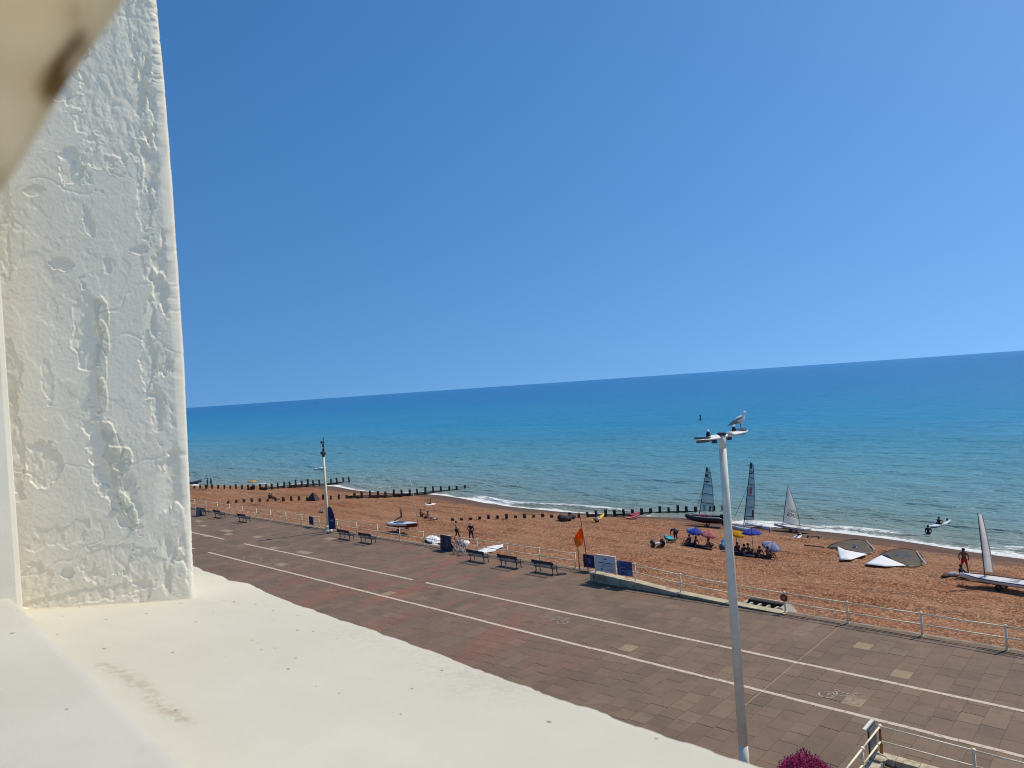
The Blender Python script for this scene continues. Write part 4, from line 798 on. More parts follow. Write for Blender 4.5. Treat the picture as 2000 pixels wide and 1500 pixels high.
q = at(1012,944,SEA); person('head of a distant swimmer in the sea above the raked mast', (q.x, q.y, SEA - 1.45), 1.0, 'stand', 'brown', WET, WET)

# ------------------------------------------------------------------ parasols
def parasol(label, px, py, cols, h=1.5, R=1.05, tilt=(0,0), wedge=8, group='beach parasols'):
    p = on_beach(px, py); root = thing('parasol', label, 'parasol', p, 0, group); root.rotation_euler = (tilt[0], tilt[1], .3)
    MB().tube([(0,0,-.2),(0,0,h+.35)], .022, 6).build('pole', lamp_white if 'white' in label else black_iron, root)
    for k in range(wedge):
        a0, a1 = 2*math.pi*k/wedge, 2*math.pi*(k+1)/wedge; rings = []; vs = []; fs = []; nr = 5
        for i in range(nr):
            f = (i+.02)/(nr-1); z = h + .36 - .40*f**1.7
            for j in range(4): a = a0 + (a1-a0)*j/3; rr_ = R*f*(1 - .05*math.sin(math.pi*j/3)); vs.append((rr_*math.cos(a), rr_*math.sin(a), z + (.03*math.sin(math.pi*j/3)*f)))
        fs = [(i*4+j, i*4+j+1, (i+1)*4+j+1, (i+1)*4+j) for i in range(nr-1) for j in range(3)]
        o = MB().add(vs, fs).build('canopy_panel', cols[k % len(cols)], root, True); o.modifiers.new('t','SOLIDIFY').thickness = .008
    MB().ball((0,0,h+.40), .04, 6).build('tip', black_iron, root); return root
f_blue = fab('parasol_blue', (.10,.15,.62)); f_pale = fab('parasol_pale_blue', (.42,.52,.72)); f_pink = fab('parasol_pink', (.72,.24,.26)); f_pink2 = fab('parasol_pale_pink', (.78,.40,.40)); f_yel = fab('parasol_yellow', (.85,.55,.03)); f_lil = fab('parasol_lilac', (.42,.44,.66)); f_lil2 = fab('parasol_pale_lilac', (.60,.60,.76))
parasol('blue and white parasol, leftmost of the beach group', 1352, 1062, [f_blue, f_blue, f_pale, f_pale, f_pale, f_blue, f_blue, f_blue], 1.25, .74, (.2,.25))
parasol('pink parasol beside the blue and white one', 1381, 1068, [f_pink, f_pink2], 1.15, .74, (.15,.2))
parasol('yellow parasol half hidden by the grey lamp column', 1436, 1074, [f_yel], 1.4, .68, (.1,.2))
parasol('deep blue parasol to the right of the grey lamp column', 1471, 1081, [f_blue], 1.7, .84, (0,.0))
parasol('pale lilac parasol tilted at the right end of the group', 1500, 1086, [f_lil, f_lil2], .95, .78, (.25,.35))
parasol('small yellow parasol by the far groyne', 494, 955, [f_yel, fab('parasol_cream',(.75,.62,.4))], 1.3, .95, (0,0), 8, None)

# ------------------------------------------------------------------ boats
hull_white = mat('hull_white', (.72,.70,.66), .35, .1, 3); hull_bluew = mat('hull_pale_blue', (.46,.53,.60), .35, .15, 2); hull_black = mat('hull_black', (.015,.016,.02), .45, .3, 3); hull_red = mat('hull_dark_red', (.10,.014,.016), .4, .2, 3); spar = mat('spar_dark', (.03,.03,.035), .4); alloy = mat('spar_alloy', (.5,.47,.43), .4)
def hull(L, W, H, sheer=.15, rock=.12, n=14, fine=.06):
    """hull lofted bow (+X) to stern, deck included; base at z=0"""
    rings = []
    for k in range(n+1):
        f = k/n; x = L/2 - L*f; w = W/2*(fine + (1-fine)*min(1, math.sin(math.pi*min(.5, .02+f*.68))**.8)) ; zb = rock*((1-f)**3) + .03*f; zt = H + sheer*(1-f)**2
        rings.append([(x,0,zb),(x,w*.7,zb+(zt-zb)*.22),(x,w*.97,zb+(zt-zb)*.6),(x,w,zt),(x,w*.55,zt+.035),(x,0,zt+.05),(x,-w*.55,zt+.035),(x,-w,zt),(x,-w*.97,zb+(zt-zb)*.6),(x,-w*.7,zb+(zt-zb)*.22)])
    return rings
def sail_mat(name, c, alpha):
    t = NT(name); p = t.pos(obj=True); n = t.noise(p, 1.5, 4); cc = t.ramp(n, [(.3, tuple(x*.8 for x in c)), (.7, c)]); t.col(cc); t.rough(.35)
    tr = t.n('BsdfTransparent'); tr.inputs['Color'].default_value = (.75,.82,.86,1); tl = t.n('BsdfTranslucent'); t.l(cc, tl.inputs['Color']); a = t.n('MixShader'); a.inputs[0].default_value = .85; t.l(t.b.outputs[0], a.inputs[1]); t.l(tl.outputs[0], a.inputs[2])
    b = t.n('MixShader'); b.inputs[0].default_value = alpha; t.l(tr.outputs[0], b.inputs[1]); t.l(a.outputs[0], b.inputs[2]); t.l(b.outputs[0], t.t.nodes['Material Output'].inputs['Surface']); return t.m
mylar = sail_mat('grey_mylar_sail', (.26,.36,.42), .62); dacron = sail_mat('white_dacron', (.90,.84,.72), .97); film = sail_mat('clear_window_film', (.74,.70,.58), .8)
def text_mesh(body, size, m, name='sail_number'):
    cu_ = bpy.data.curves.new(name, 'FONT'); cu_.body = body; cu_.size = size; cu_.align_x = 'CENTER'; cu_.extrude = .004; o = bpy.data.objects.new(name, cu_); C.objects.link(o)
    dg = bpy.context.evaluated_depsgraph_get(); me = bpy.data.meshes.new_from_object(o.evaluated_get(dg)); bpy.data.objects.remove(o); me.materials.clear(); me.materials.append(m); return me
def trolley(parent, z=-.35, w=.8, L=1.2):
    m = MB(); m.tube([(-.3,-w/2,z+.22),(-.3,w/2,z+.22)], .03, 6); m.tube([(-.3,0,z+.25),(L,0,z+.3)], .03, 6); t_ = m.build('trolley', black_iron, parent)
    for s in (-1,1): MB().torus((-.3,s*w/2,z+.2), .15, .06, 'Y', 14, 6).build('wheel', black_iron, t_)
def planar_sail(parent, A, Bp, Cp, D, m, battens=(), name='sail', bulge=.12):
    """sail between mast foot A, mast head Bp, head leech Cp, clew D"""
    A, Bp, Cp, D = map(Vector, (A, Bp, Cp, D)); nrm = (Bp-A).cross(D-A).normalized(); U, V = np.meshgrid(np.linspace(0,1,9), np.linspace(0,1,22), indexing='ij'); P = np.zeros(U.shape+(3,))
    for i in range(U.shape[0]):
        for j in range(U.shape[1]):
            u, v = U[i,j], V[i,j]; l = A.lerp(Bp, v); r_ = D.lerp(Cp, v); r_ = r_ + (D-A)*.10*math.sin(math.pi*v); q_ = l.lerp(r_, u) + nrm*bulge*math.sin(math.pi*u)*(1-v*.6); P[i,j] = q_
    o = grid_obj(name, P[...,0], P[...,1], P[...,2], m, None, True, parent)
    for v in battens:
        l = A.lerp(Bp, v); r_ = D.lerp(Cp, v) + (D-A)*.10*math.sin(math.pi*v); pts = [l.lerp(r_, u) + nrm*(bulge*math.sin(math.pi*u)*(1-v*.6) + .015) for u in np.linspace(0,1,7)]; MB().tube(pts, .048, 4).build('batten', spar, o)
    pts = [D.lerp(Cp, v) + (D-A)*.10*math.sin(math.pi*v) for v in np.linspace(0,1,12)]; MB().tube(pts, .03, 4).build('leech_tape', spar if m is mylar else alloy, o); return o
def catamaran(label, pa, pb, mast_px, hullm, extra=0):
    a, b = on_beach(*pa), on_beach(*pb); c = (a+b)/2; rz = heading(b, a); L = 5.0
    root = thing('catamaran', label, 'sailboat', c, rz); root.rotation_euler = (0, math.asin(max(-.2,min(.2,(b.z-a.z)/(b-a).length))), rz)
    for s in (-1,1):
        o = MB().loft([[(x,y+s*1.05,z) for x,y,z in r] for r in hull(L,.42,.42,.12,.22)]).build('hull', hullm, root, True)
        MB().cbox((-L/2-.02,s*1.05,.15),(.04,.05,.75)).build('rudder', spar, root)
    for x in (.75,-1.2): MB().tube([(x,-1.05,.5),(x,1.05,.5)], .05, 8).build('cross_beam', alloy, root)
    MB().box((-1.15,-1.0,.47),(.7,1.0,.485)).build('trampoline', spar, root)
    mf = Vector((.75,0,.52)); return root, mf, c, rz
def to_local(root, wpt): 
    bpy.context.view_layer.update(); return root.matrix_world.inverted() @ wpt
def rig(root, foot_w, head_px, clew_px, headleech_px, m, battens, mast_r=.05, boom=True, bulge=.1, clew_dir=None, top_m=None):
    """mast from foot to the point on the sight line of head_px at the same depth; sail swings a little out of that plane"""
    Z = depth(foot_w)
    def wp(px, dz): return at_depth(px[0], px[1], Z + dz)
    head = wp(head_px, 0); clew = wp(clew_px, .55); hl = wp(headleech_px, .1); lo_ = lambda w_: to_local(root, w_)
    MB().tube([lo_(foot_w), lo_(foot_w.lerp(head, .5)), lo_(head)], [mast_r, mast_r, mast_r*.6], 8).build('mast', spar, root, True)
    A = foot_w.lerp(head, .09); s = planar_sail(root, lo_(A), lo_(head), lo_(hl), lo_(clew), m, battens, 'sail', bulge)
    if boom: MB().tube([lo_(A), lo_(clew)], .035, 6).build('boom', alloy if m is dacron else spar, root)
    return s, head, clew
# catamaran with its sail behind the black inflatable
r1, mf, c1_, rz1 = catamaran('catamaran with a narrow smoky sail behind the black inflatable boat', (1350,1014), (1420,1019), None, hull_bluew)
fw1 = on_beach(1366,1014) + Vector((0,0,.55)); s1, hd1, cl1 = rig(r1, fw1, (1380,911), (1393,999), (1386,916), mylar, (.18,.40,.60,.78,.90), bulge=.05)
MB().tube([to_local(r1, fw1.lerp(hd1,.62)), to_local(r1, at_depth(1356,1010,depth(fw1)-.6))], .022, 5).build('forestay', spar, r1)
r2, mf, c2_, rz2 = catamaran('catamaran with a tall smoky sail right of the grey lamp column', (1424,1030), (1503,1042), None, hull_bluew)
fw2 = on_beach(1453,1036) + Vector((0,0,.55)); s2, hd2, cl2 = rig(r2, fw2, (1466,902), (1472,1014), (1471,907), mylar, (.05,.22,.42,.62,.74,.85), bulge=.05)
MB().tube([to_local(r2, fw2.lerp(hd2,.62)), to_local(r2, at_depth(1434,1012,depth(fw2)-.4))], .02, 5).build('forestay', spar, r2)
def sail_patch(root, foot, head, clew, v, u, w_, h_, m, name='sail_print'):
    A = foot.lerp(head, .09); p_ = A.lerp(head, v).lerp(clew.lerp(head, v), u); xd = (clew - A).normalized(); yd = head - A; yd = (yd - xd*yd.dot(xd)).normalized(); zd = xd.cross(yd)
    if zd.dot(eye - p_) < 0: zd = -zd
    p_ = p_ + zd*.07; MB().plate([to_local(root, p_ + xd*a_*w_/2 + yd*b_*h_/2) for a_, b_ in ((-1,-.7),(0,-1),(1,-.6),(1,.8),(.1,1),(-1,.7))], .012).build(name, m, root)
redprint = mat('faded_red_print',(.40,.13,.15),.7)
sail_patch(r1, fw1, hd1, cl1, .80, .5, .42, .42, spar); sail_patch(r1, fw1, hd1, cl1, .66, .62, .7, .22, spar); sail_patch(r1, fw1, hd1, cl1, .93, .4, .3, .5, spar); sail_patch(r1, fw1, hd1, cl1, .06, .75, .3, .8, spar)
sail_patch(r2, fw2, hd2, cl2, .50, .6, .42, .9, redprint); sail_patch(r2, fw2, hd2, cl2, .80, .4, .5, .16, spar); sail_patch(r2, fw2, hd2, cl2, .93, .4, .4, .7, spar); sail_patch(r2, fw2, hd2, cl2, .10, .85, .22, .9, spar)
# dinghies
def dinghy(label, pa, pb, L=4.2, W=1.35, lift=.25, hm=hull_white):
    a, b = on_beach(*pa), on_beach(*pb); c = (a+b)/2; c.z = max(c.z, (a.z+b.z)/2); rz = heading(b, a); root = thing('sailing_dinghy', label, 'sailboat', c, rz)
    root.rotation_euler = (0, -math.asin(max(-.15,min(.15,(a.z-b.z)/(b-a).length))), rz)
    o = MB().loft([[(x,y,z+lift) for x,y,z in r] for r in hull(L,W,.32,.12,.18)]).build('hull', hm, root, True); MB().box((-L*.32,-W*.22,.30+lift),(-L*.02,W*.22,.375+lift)).build('cockpit', mat('cockpit_grey',(.25,.25,.25),.6), o)
    MB().tube([(L/2-.03,0,.46+lift),(L*.2,W*.44,.41+lift),(-L*.1,W*.49,.36+lift),(-L/2,W*.45,.34+lift)], .03, 5).build('gunwale', spar, o); MB().tube([(L/2-.03,0,.46+lift),(L*.2,-W*.44,.41+lift),(-L*.1,-W*.49,.36+lift),(-L/2,-W*.45,.34+lift)], .03, 5).build('gunwale', spar, o)
    trolley(root, lift-.28, 1.0, 2.2); return root
d1 = dinghy('white dinghy with a numbered white sail at the water edge', (1510,1034), (1582,1043)); fd1 = on_beach(1529,1036) + Vector((0,0,.55))
sd1, hdd, cld = rig(d1, fd1, (1538,950), (1563,1029), (1540,951), dacron, (), .035, True, .12)
ink_s = mat('sail_ink', (.05,.05,.06), .7)
MW = d1.matrix_world.copy(); 
def sail_text(root, body, foot, head, clew, v, u, size):
    A = foot.lerp(head, .09); c0 = A.lerp(head, v); c1 = clew.lerp(head, v); pos_ = c0.lerp(c1, u); xd = (clew - A).normalized(); yd = (head - A); yd = (yd - xd*yd.dot(xd)).normalized(); zd = xd.cross(yd)
    if zd.dot(eye - pos_) < 0: zd = -zd
    R_ = Matrix((xd, yd, zd)).transposed().to_4x4(); R_.translation = pos_ + zd*.14; o = link('sail_number', text_mesh(body, size, ink_s), root); bpy.context.view_layer.update(); o.matrix_world = R_
sail_text(d1, '80470', fd1, hdd, cld, .20, .56, .62); sail_text(d1, '174020', fd1, hdd, cld, .33, .56, .42)
d2 = dinghy('white dinghy on a trolley with an edge-on white sail at the right', (1893,1143), (2003,1158), 4.2, 1.35, .30, hull_white); fd2 = on_beach(1925,1150) + Vector((0,0,.75))
sd2, hd2b, cl2b = rig(d2, fd2, (1909,1001), (1940,1118), (1918,1006), dacron, (), .035, False, .25)
# moored dinghy by the railing, mast raked
a, b = on_beach(819,1047), on_beach(763,1037); c = (a+b)/2; rz = heading(b, a); db = thing('sailing_dinghy', 'white dinghy with a dark red bottom and a raked bare mast by the left railing', 'sailboat', c, rz)
rs = hull(4.0,1.5,.45,.22,.30); lo2 = [[(x,y,z+.55) for x,y,z in r] for r in rs]; o = MB().loft(lo2).build('hull', hull_red, db, True)
m = MB(); m.loft([[(x*.985,y*1.01,z+.012) if i in (3,4,5,6,7) else (x*.985,y*1.01,max(z, zt_-.18)) for i,(x,y,z) in enumerate(r)] for r in lo2 for zt_ in [r[3][2]]][::1]); m.build('deck', hull_white, db, True)
MB().box((-1.2,-.4,1.02),(.5,.4,1.12)).build('cockpit', mat('cockpit_blue',(.06,.08,.13),.5), db); trolley(db, .15, 1.2, 1.9); MB().cbox((-.9,0,.3),(.1,.1,.6)).build('trolley_leg', black_iron, db)
Zb = depth(a); ft = a + Vector((0,0,.95)); MB().tube([to_local(db, ft), to_local(db, at_depth(805,955,Zb)), to_local(db, at_depth(800,934,Zb))], [.05,.035,.02], 8).build('mast', cream_post, db, True)
Zc = depth(c); MB().tube([to_local(db, at_depth(770,1018,Zc)), to_local(db, at_depth(778,1012,Zc)), to_local(db, at_depth(784,1010,Zc)), to_local(db, at_depth(783,993,Zc))], [.05,.07,.10,.06], 8).build('furled_sail', spar, db, True)
# black inflatable on a trailer
a, b = on_beach(1346,1026), on_beach(1406,1031); c = (a+b)/2; rz = heading(b, a); rib = thing('inflatable_boat', 'black inflatable boat with a red interior on a trailer', 'boat', c, rz)
m = MB(); rings = []
for k in range(13):
    f = k/12; x = 1.9 - 3.9*f; w_ = .72*min(1, math.sin(math.pi*min(.5,.04+f*.9))); zb = .35 + .5*(1-f)**3; zt = .95 + .25*(1-f)**2; rings.append([(x,0,zb),(x,w_*.6,zb+.15),(x,w_*.8,zt-.2),(x,w_*.6,zt-.1),(x,0,zt-.25),(x,-w_*.6,zt-.1),(x,-w_*.8,zt-.2),(x,-w_*.6,zb+.15)])
m.loft(rings).build('hull', hull_red, rib, True)
for s in (-1,1): MB().tube([(-2.2,s*.78,.95),(-1.9,s*.80,.95),(0,s*.82,.98),(1.1,s*.66,1.06),(1.75,s*.3,1.18),(1.98,0,1.24)], [.12,.25,.27,.26,.23,.2], 12).build('tube', hull_black, rib, True)
MB().cbox((.2,0,1.1),(.6,.5,.5)).build('console', mat('rib_red',(.36,.03,.04),.5), rib); MB().cbox((-.6,0,1.05),(.5,.45,.35)).build('seat', mat('rib_dark_red',(.12,.02,.03),.6), rib); m = MB(); m.cbox((-2.0,0,1.15),(.35,.35,.5)); m.cbox((-2.05,0,.6),(.16,.12,.8)); m.build('outboard_motor', hull_black, rib)
MB().tube([(-1.9,.62,1.16),(0,.66,1.2),(1.0,.55,1.28)], .035, 6).build('grab_line', lamp_white, rib); MB().tube([(-1.9,-.62,1.16),(0,-.66,1.2),(1.0,-.55,1.28)], .035, 6).build('grab_line', lamp_white, rib); trolley(rib, -.02, 1.3, 2.2)
# kayaks
def kayak(label, pa, pb, c, lift=.05, tiltz=0):
    a, b = on_beach(*pa), on_beach(*pb); cc = (a+b)/2; L = max(2.6, min(4.2, (a-b).length)); root = thing('kayak', label, 'kayak', cc, heading(b, a)); root.rotation_euler = (0, -tiltz, heading(b, a)); m = mat('kayak_'+label.split()[0], c, .35, .15, 3)
    rings = []
    for k in range(13):
        f = k/12; x = L/2 - L*f; w_ = .04 + .32*math.sin(math.pi*f)**.7; up_ = .22*(abs(2*f-1))**3; rings.append([(x, w_*math.cos(2*math.pi*j/10), lift + .16 + up_ + .15*math.sin(2*math.pi*j/10)*(.35+.65*math.sin(math.pi*f))) for j in range(10)])
    MB().loft(rings).build('hull', m, root, True); MB().torus((0,0,lift+.30), .24, .035, 'Z', 16, 6).build('cockpit_rim', black_iron, root); MB().cbox((-.25,0,lift+.36),(.06,.36,.22)).build('seat_back', black_iron, root); return root
kayak('yellow sit-on kayak lying by the nearest groyne', (1141,1019), (1191,1014), (.72,.46,.02))
q = on_beach(1166,1020); person('person in white beside the yellow kayak', q, 1.2, 'sit', 'tan', (.6,.6,.62), (.03,.03,.05))
kayak('red kayak leaning up against the nearest groyne', (1258,1006), (1214,1012), (.42,.03,.035), .15, -.10)
kayak('crimson kayak lying flat below the leaning red one', (1250,1012), (1218,1014), (.36,.02,.03))
q = at(1834,1026,SEA); kk = kayak('white and blue kayak afloat near the wader', (1820,1030), (1853,1020), (.62,.68,.74), 0); kk.location = (q.x, q.y, SEA - .1); kk.rotation_euler = (0,0,heading(at(1820,1029,SEA), at(1852,1021,SEA)))
person('paddler in dark clothes sitting in the white and blue kayak', (q.x, q.y, SEA + .02), heading(at(1820,1029,SEA), at(1852,1021,SEA)) - math.pi/2, 'paddle', 'tan', BLK, BLK, sleeve='long')
q = at(1850,1021,SEA); person('swimmer at the far end of the white and blue kayak', (q.x, q.y, SEA - 1.25), .5, 'stand', 'tan', WET, WET)
# sailboards and windsurf sails lying on the shingle
def flat_sail(label, px_out, px_white, px_logo, px_tip):
    root = thing('windsurf_sail', label, 'sail', on_beach(*px_out[0])); bpy.context.view_layer.update(); o0 = root.location.copy()
    def draped(pxs, m, name, z0, sub=7):
        P = [on_beach(*q_) - o0 for q_ in pxs]; cen = sum(P, Vector((0,0,0)))/len(P); vs = [tuple(cen + Vector((0,0,z0+.16)))]; fs = []; n = len(P)
        for r_ in range(1, sub+1):
            for k in range(n): f = r_/sub; q_ = cen.lerp(P[k], f); vs.append((q_.x, q_.y, q_.z + z0 + .16*(1-f*f) + .015*math.sin(k*3+r_*2)))
        for k in range(n): fs.append((0, 1+k, 1+(k+1)%n))
        for r_ in range(sub-1):
            for k in range(n): a_ = 1+r_*n; fs.append((a_+k, a_+n+k, a_+n+(k+1)%n, a_+(k+1)%n))
        o = MB().add(vs, fs).build(name, m, root, True); o.modifiers.new('t','SOLIDIFY').thickness = .012; return o
    draped(px_out, film, 'film_panel', .08); draped(px_white, mat('white_sailcloth',(.78,.76,.74),.6,.06,2), 'foot_panel', .16, 4); 
    for k, lg in enumerate(px_logo): draped(lg, spar, 'print', .13 + .01*k, 2)
    P = [on_beach(*q_) - o0 + Vector((0,0,.18)) for q_ in px_tip]; MB().tube(P, .05, 6).build('mast_tip', alloy, root)
    ou = [on_beach(*q_) - o0 + Vector((0,0,.12)) for q_ in px_out]; MB().tube(ou, .03, 4).build('boom_edge', spar, root); return root
def ell(pts, n=22):
    out = []; N_ = len(pts)
    for k in range(n):
        t_ = k/n*N_; i = int(t_); f = t_-i; p0, p1, p2, p3 = (pts[(i+j-1) % N_] for j in range(4))
        out.append(tuple(.5*((2*p1[d])+(-p0[d]+p2[d])*f+(2*p0[d]-5*p1[d]+4*p2[d]-p3[d])*f*f+(-p0[d]+3*p1[d]-3*p2[d]+p3[d])*f**3) for d in (0,1)))
    return out
flat_sail('windsurf sail with a brown film panel, left of the two on the shingle', ell([(1617,1070),(1640,1060),(1670,1056),(1692,1060),(1704,1074),(1701,1083),(1670,1080),(1640,1073)]), [(1634,1070),(1652,1078),(1694,1086),(1664,1096),(1641,1098),(1637,1086)], [ell([(1661,1067),(1684,1070),(1683,1074),(1662,1072)], 10)], [(1692,1060),(1702,1070),(1709,1079)])
flat_sail('windsurf sail with a grey film panel, right of the two on the shingle', ell([(1716,1088),(1738,1077),(1765,1074),(1790,1079),(1802,1091),(1797,1107),(1770,1108),(1740,1098)]), [(1688,1106),(1704,1096),(1721,1088),(1745,1098),(1770,1109),(1730,1110)], [ell([(1748,1083),(1776,1084),(1775,1096),(1754,1094)], 10), ell([(1724,1087),(1745,1092),(1742,1096),(1728,1090)], 8)], [(1790,1080),(1799,1094),(1809,1107)])
a, b = on_beach(1538,1054), on_beach(1573,1049); br = thing('surfboard', 'navy and white sailboard resting below the numbered sail', 'surfboard', (a+b)/2, heading(a, b))
rings = []
for k in range(13): f = k/12; x = -1.4+2.8*f; w_ = .03+.33*math.sin(math.pi*f)**.6; rings.append([(x, w_*math.cos(2*math.pi*j/10), .12+.05*math.sin(2*math.pi*j/10)+.10*abs(2*f-1)**3) for j in range(10)])
MB().loft(rings).build('board', hull_white, br, True); MB().cbox((0.1,0,.19),(1.5,.16,.02)).build('deck_pad', navy, br); MB().cbox((.9,0,.22),(.35,.38,.10)).build('nose_cover', black_iron, br)
a, b = on_beach(1568,1060), on_beach(1600,1052); bt = thing('boat_trolley', 'empty black launching trolley behind the sailboard', 'trolley', (a+b)/2, heading(a, b)); m = MB(); m.tube([(-1.1,0,.25),(1.0,.1,.3)], .035, 6); m.tube([(.8,-.5,.25),(.8,.5,.25)], .035, 6); m.build('frame', black_iron, bt)
for s in (-1,1): MB().torus((.8,s*.5,.2), .14, .065, 'Y', 14, 6).build('wheel', black_iron, bt)
a, b = on_beach(1570,1066), on_beach(1610,1071); tag(MB().tube([a+Vector((0,0,.08)), b+Vector((0,0,.1))], .06, 6).build('spare_mast', spar), 'dark loose mast lying left of the windsurf sails', 'mast')
# two-wheeled beach trolley in front of the parasols
a, b = on_beach(1275,1071), on_beach(1294,1065); wt = thing('wheel_trolley', 'pair of fat black wheels on a white axle lying on the shingle', 'trolley', (a+b)/2, heading(a, b)); d_ = (b-a).length
MB().tube([(-d_/2-.25,0,.3),(d_/2+.3,0,.3)], .10, 10).build('axle', hull_white, wt)
for s in (-1,1): MB().torus((s*d_/2,0,.32), .19, .16, 'X', 18, 10).build('wheel', black_iron, wt)
# turquoise mat, towels, bags, white sheets
def sheet(label, pxs, m, name, cat, z=.05, bump_=.06):
    P = [on_beach(*q_) for q_ in pxs]; c = sum(P, Vector((0,0,0)))/len(P); root_loc = c; n = len(P); sub = 5; vs = [(0,0,z+bump_)]; fs = []
    for r_ in range(1, sub+1):
        for k in range(n): q_ = c.lerp(P[k], r_/sub) - c; vs.append((q_.x, q_.y, q_.z + z + bump_*(1-r_/sub) + random.gauss(0, bump_*.25)))
    for k in range(n): fs.append((0, 1+k, 1+(k+1)%n))
    for r_ in range(sub-1):
        for k in range(n): a_ = 1+r_*n; fs.append((a_+k, a_+n+k, a_+n+(k+1)%n, a_+(k+1)%n))
    o = MB().add(vs, fs).build(name, m, None, True); o.location = c; o.modifiers.new('t','SOLIDIFY').thickness = .02; return tag(o, label, cat)
def dens(pts, k=4): return [(a[0]+(b[0]-a[0])*i/k, a[1]+(b[1]-a[1])*i/k) for a, b in zip(pts, pts[1:]+pts[:1]) for i in range(k)]
sheet('turquoise mat spread on the shingle beside the bending person', dens([(1297,1046),(1308,1050),(1321,1055),(1309,1056),(1300,1053)]), mat('turquoise_mat',(.02,.42,.52),.6,.1,2), 'beach_mat', 'mat', .12)
sheet('bright blue folded chair fabric left of the grey lamp column', dens([(1408,1062),(1416,1061),(1422,1072),(1410,1074)]), mat('bright_blue_fabric',(.03,.20,.48),.7,.2,4), 'beach_chair', 'chair', .3, .25)
white_sheet = mat('white_sail_sheet', (.72,.72,.72), .7, .12, 2, stain=(.32,.38,.5), stain_amt=.2)
sheet('big white sail spread flat behind the railing near the benches', dens([(925,1080),(952,1070),(983,1065),(982,1071),(962,1079),(938,1084)]), white_sheet, 'spread_sail', 'sail', .12, .12)
sheet('white tarpaulin bundle on the shingle left of the navy board', dens([(829,1056),(842,1051),(862,1056),(862,1066),(846,1067),(836,1062)]), white_sheet, 'tarpaulin', 'tarpaulin', .25, .3)
sheet('white board lying behind the bicycle on the shingle', dens([(893,1058),(915,1058),(918,1063),(906,1068),(897,1066)]), white_sheet, 'white_board', 'board', .12, .08)
sheet('second white tarpaulin tucked behind the railing foot', dens([(838,1070),(860,1072),(862,1077),(842,1076)]), white_sheet, 'tarpaulin', 'tarpaulin', .3, .25)
sheet('white towel under the person near the waterline', dens([(829,985),(836,982),(852,984),(848,987),(833,988)]), mat('white_towel',(.7,.66,.62),.9,.1,3), 'towel', 'towel', .06, .05)
sheet('dark blanket under the parasol group right of the lamp column', dens([(1430,1078),(1460,1078),(1508,1088),(1506,1092),(1460,1088),(1434,1084)]), mat('dark_blanket',(.022,.022,.032),.9,.5,3,stain=(.2,.05,.08),stain_amt=.1), 'blanket', 'blanket', .10, .08)
sheet('dark blanket under the two left parasols', dens([(1338,1062),(1352,1062),(1392,1072),(1390,1075),(1360,1070),(1340,1066)]), mat('dark_blanket2',(.03,.026,.026),.9,.5,3), 'blanket', 'blanket', .10, .08)
def lump(label, px, d, c, name, cat, group=None):
    p = on_beach(*px); m = MB(); m.ball((0,0,d[2]*.45), 1.0, 8); vs = [(x*d[0]/2*(1+.18*math.sin(y*7+z*5)), y*d[1]/2*(1+.15*math.sin(x*6)), (z-.0)*d[2]*.5 + d[2]*.3) for x,y,z in m.v]; m.v = vs; o = m.build(name, mat('lump_%d_%d_%d' % tuple(int(k*200) for k in c), c, .8, .4, 5), None, True); o.location = p; o.rotation_euler.z = random.uniform(0,3); return tag(o, label, cat, group)
lump('black and white kit bag at the left of the seated person by the red shorts', (1846,1126), (.75,.4,.22), (.03,.03,.035), 'kit_bag', 'bag'); lump('pale bundle between the kit bag and the seated person', (1862,1125), (.8,.5,.35), (.42,.40,.39), 'bundle', 'bundle'); lump('small pinkish bag beside the right-hand dinghy bow', (1893,1126), (.6,.5,.3), (.5,.38,.36), 'bag', 'bag')
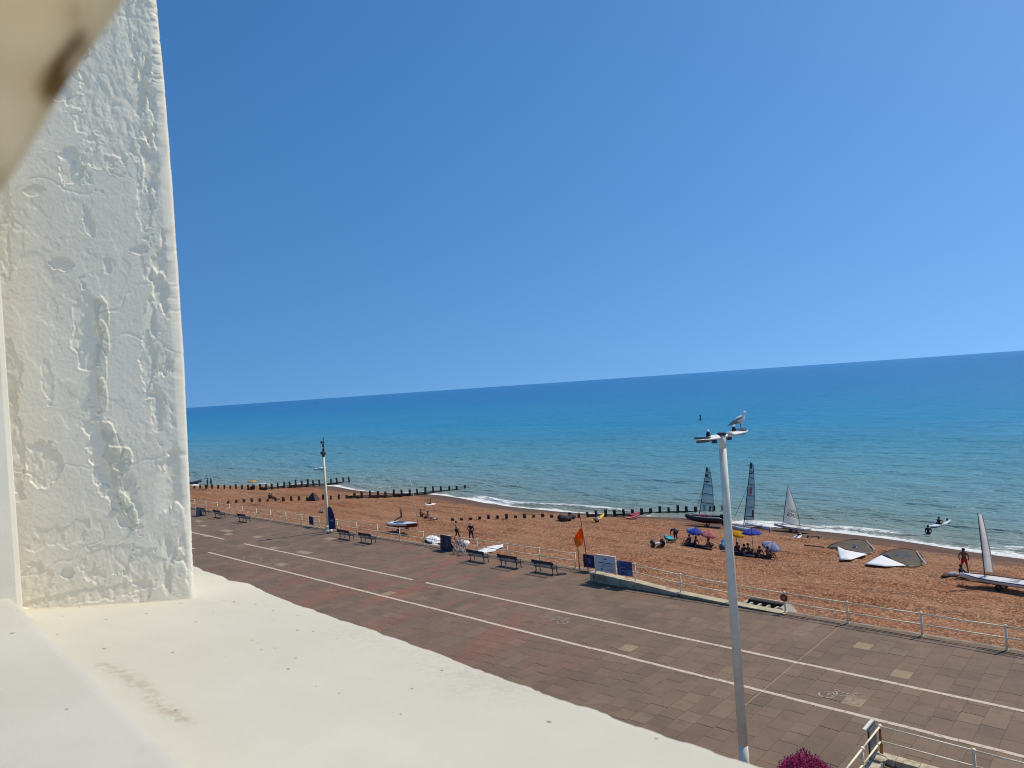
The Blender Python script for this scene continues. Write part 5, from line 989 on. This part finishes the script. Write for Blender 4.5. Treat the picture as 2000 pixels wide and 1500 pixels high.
for i, (x, y, c) in enumerate(((1096,1016,(.03,.025,.025)),(1103,1018,(.05,.045,.04)),(1111,1017,(.02,.02,.022)),(1118,1014,(.06,.05,.045)))): lump(['dark heap at the left end of the driftwood clutter by the groyne','grey brown heap second from the left in the clutter by the groyne','black heap third from the left in the clutter by the groyne','brown heap at the right end of the clutter by the groyne'][i], (x, y), (1.1,.8,.7), c, 'gear_heap', 'heap', 'gear heaped by the nearest groyne')
p = on_beach(612,977); tn = thing('beach_tent', 'small dark triangular beach tent near the middle groyne', 'tent', p, .4); m = MB(); m.loft([[(-.8,-.6,0),(.8,-.6,0),(.8,.6,0),(-.8,.6,0)],[(-.08,-.1,1.15),(.08,-.1,1.15),(.08,.1,1.15),(-.08,.1,1.15)]]); m.build('canopy', mat('tent_dark',(.06,.03,.03),.8), tn); MB().tube([(-.9,-.65,0),(0,0,1.25),(.9,.65,0)], .02, 5).build('pole', spar, tn)
# buoy, distant white boat
q = at(1368,820,SEA); by = thing('channel_buoy', 'dark pillar buoy far out on the sea', 'buoy', (q.x,q.y,SEA-.3), 0); MB().lathe([(.7,0),(.7,.4),(.3,.6)], (0,0,0), 12).build('float', hull_black, by); MB().tube([(0,0,.5),(0,0,2.0)], [.26,.22], 8).build('pillar', spar, by); MB().lathe([(.34,2.0),(.34,2.3),(.1,2.4)], (0,0,0), 10).build('topmark', spar, by)
q = at(626,918,SEA); wb = thing('motor_boat', 'tiny white motor boat on the sea left of the cream lamp post', 'boat', (q.x,q.y,SEA-.15), .4); MB().loft(hull(3.2,1.3,.55,.25,.3)).build('hull', hull_white, wb, True); MB().box((-.6,-.4,.6),(.4,.4,.85)).build('cabin', hull_white, wb)
for i, (x, y) in enumerate(((372,946),(383,944))):
    q = at(x, y, SEA); o = thing('rowing_boat', ['dark rowing boat at the left edge of the water','second dark rowing boat further out at the left edge'][i], 'boat', (q.x,q.y,SEA-.2), 1.0+i); MB().loft(hull(3.6,1.4,.6,.3,.25)).build('hull', hull_black, o, True); MB().cbox((0,0,.68),(.3,1.1,.05)).build('thwart', groyne_wood, o)
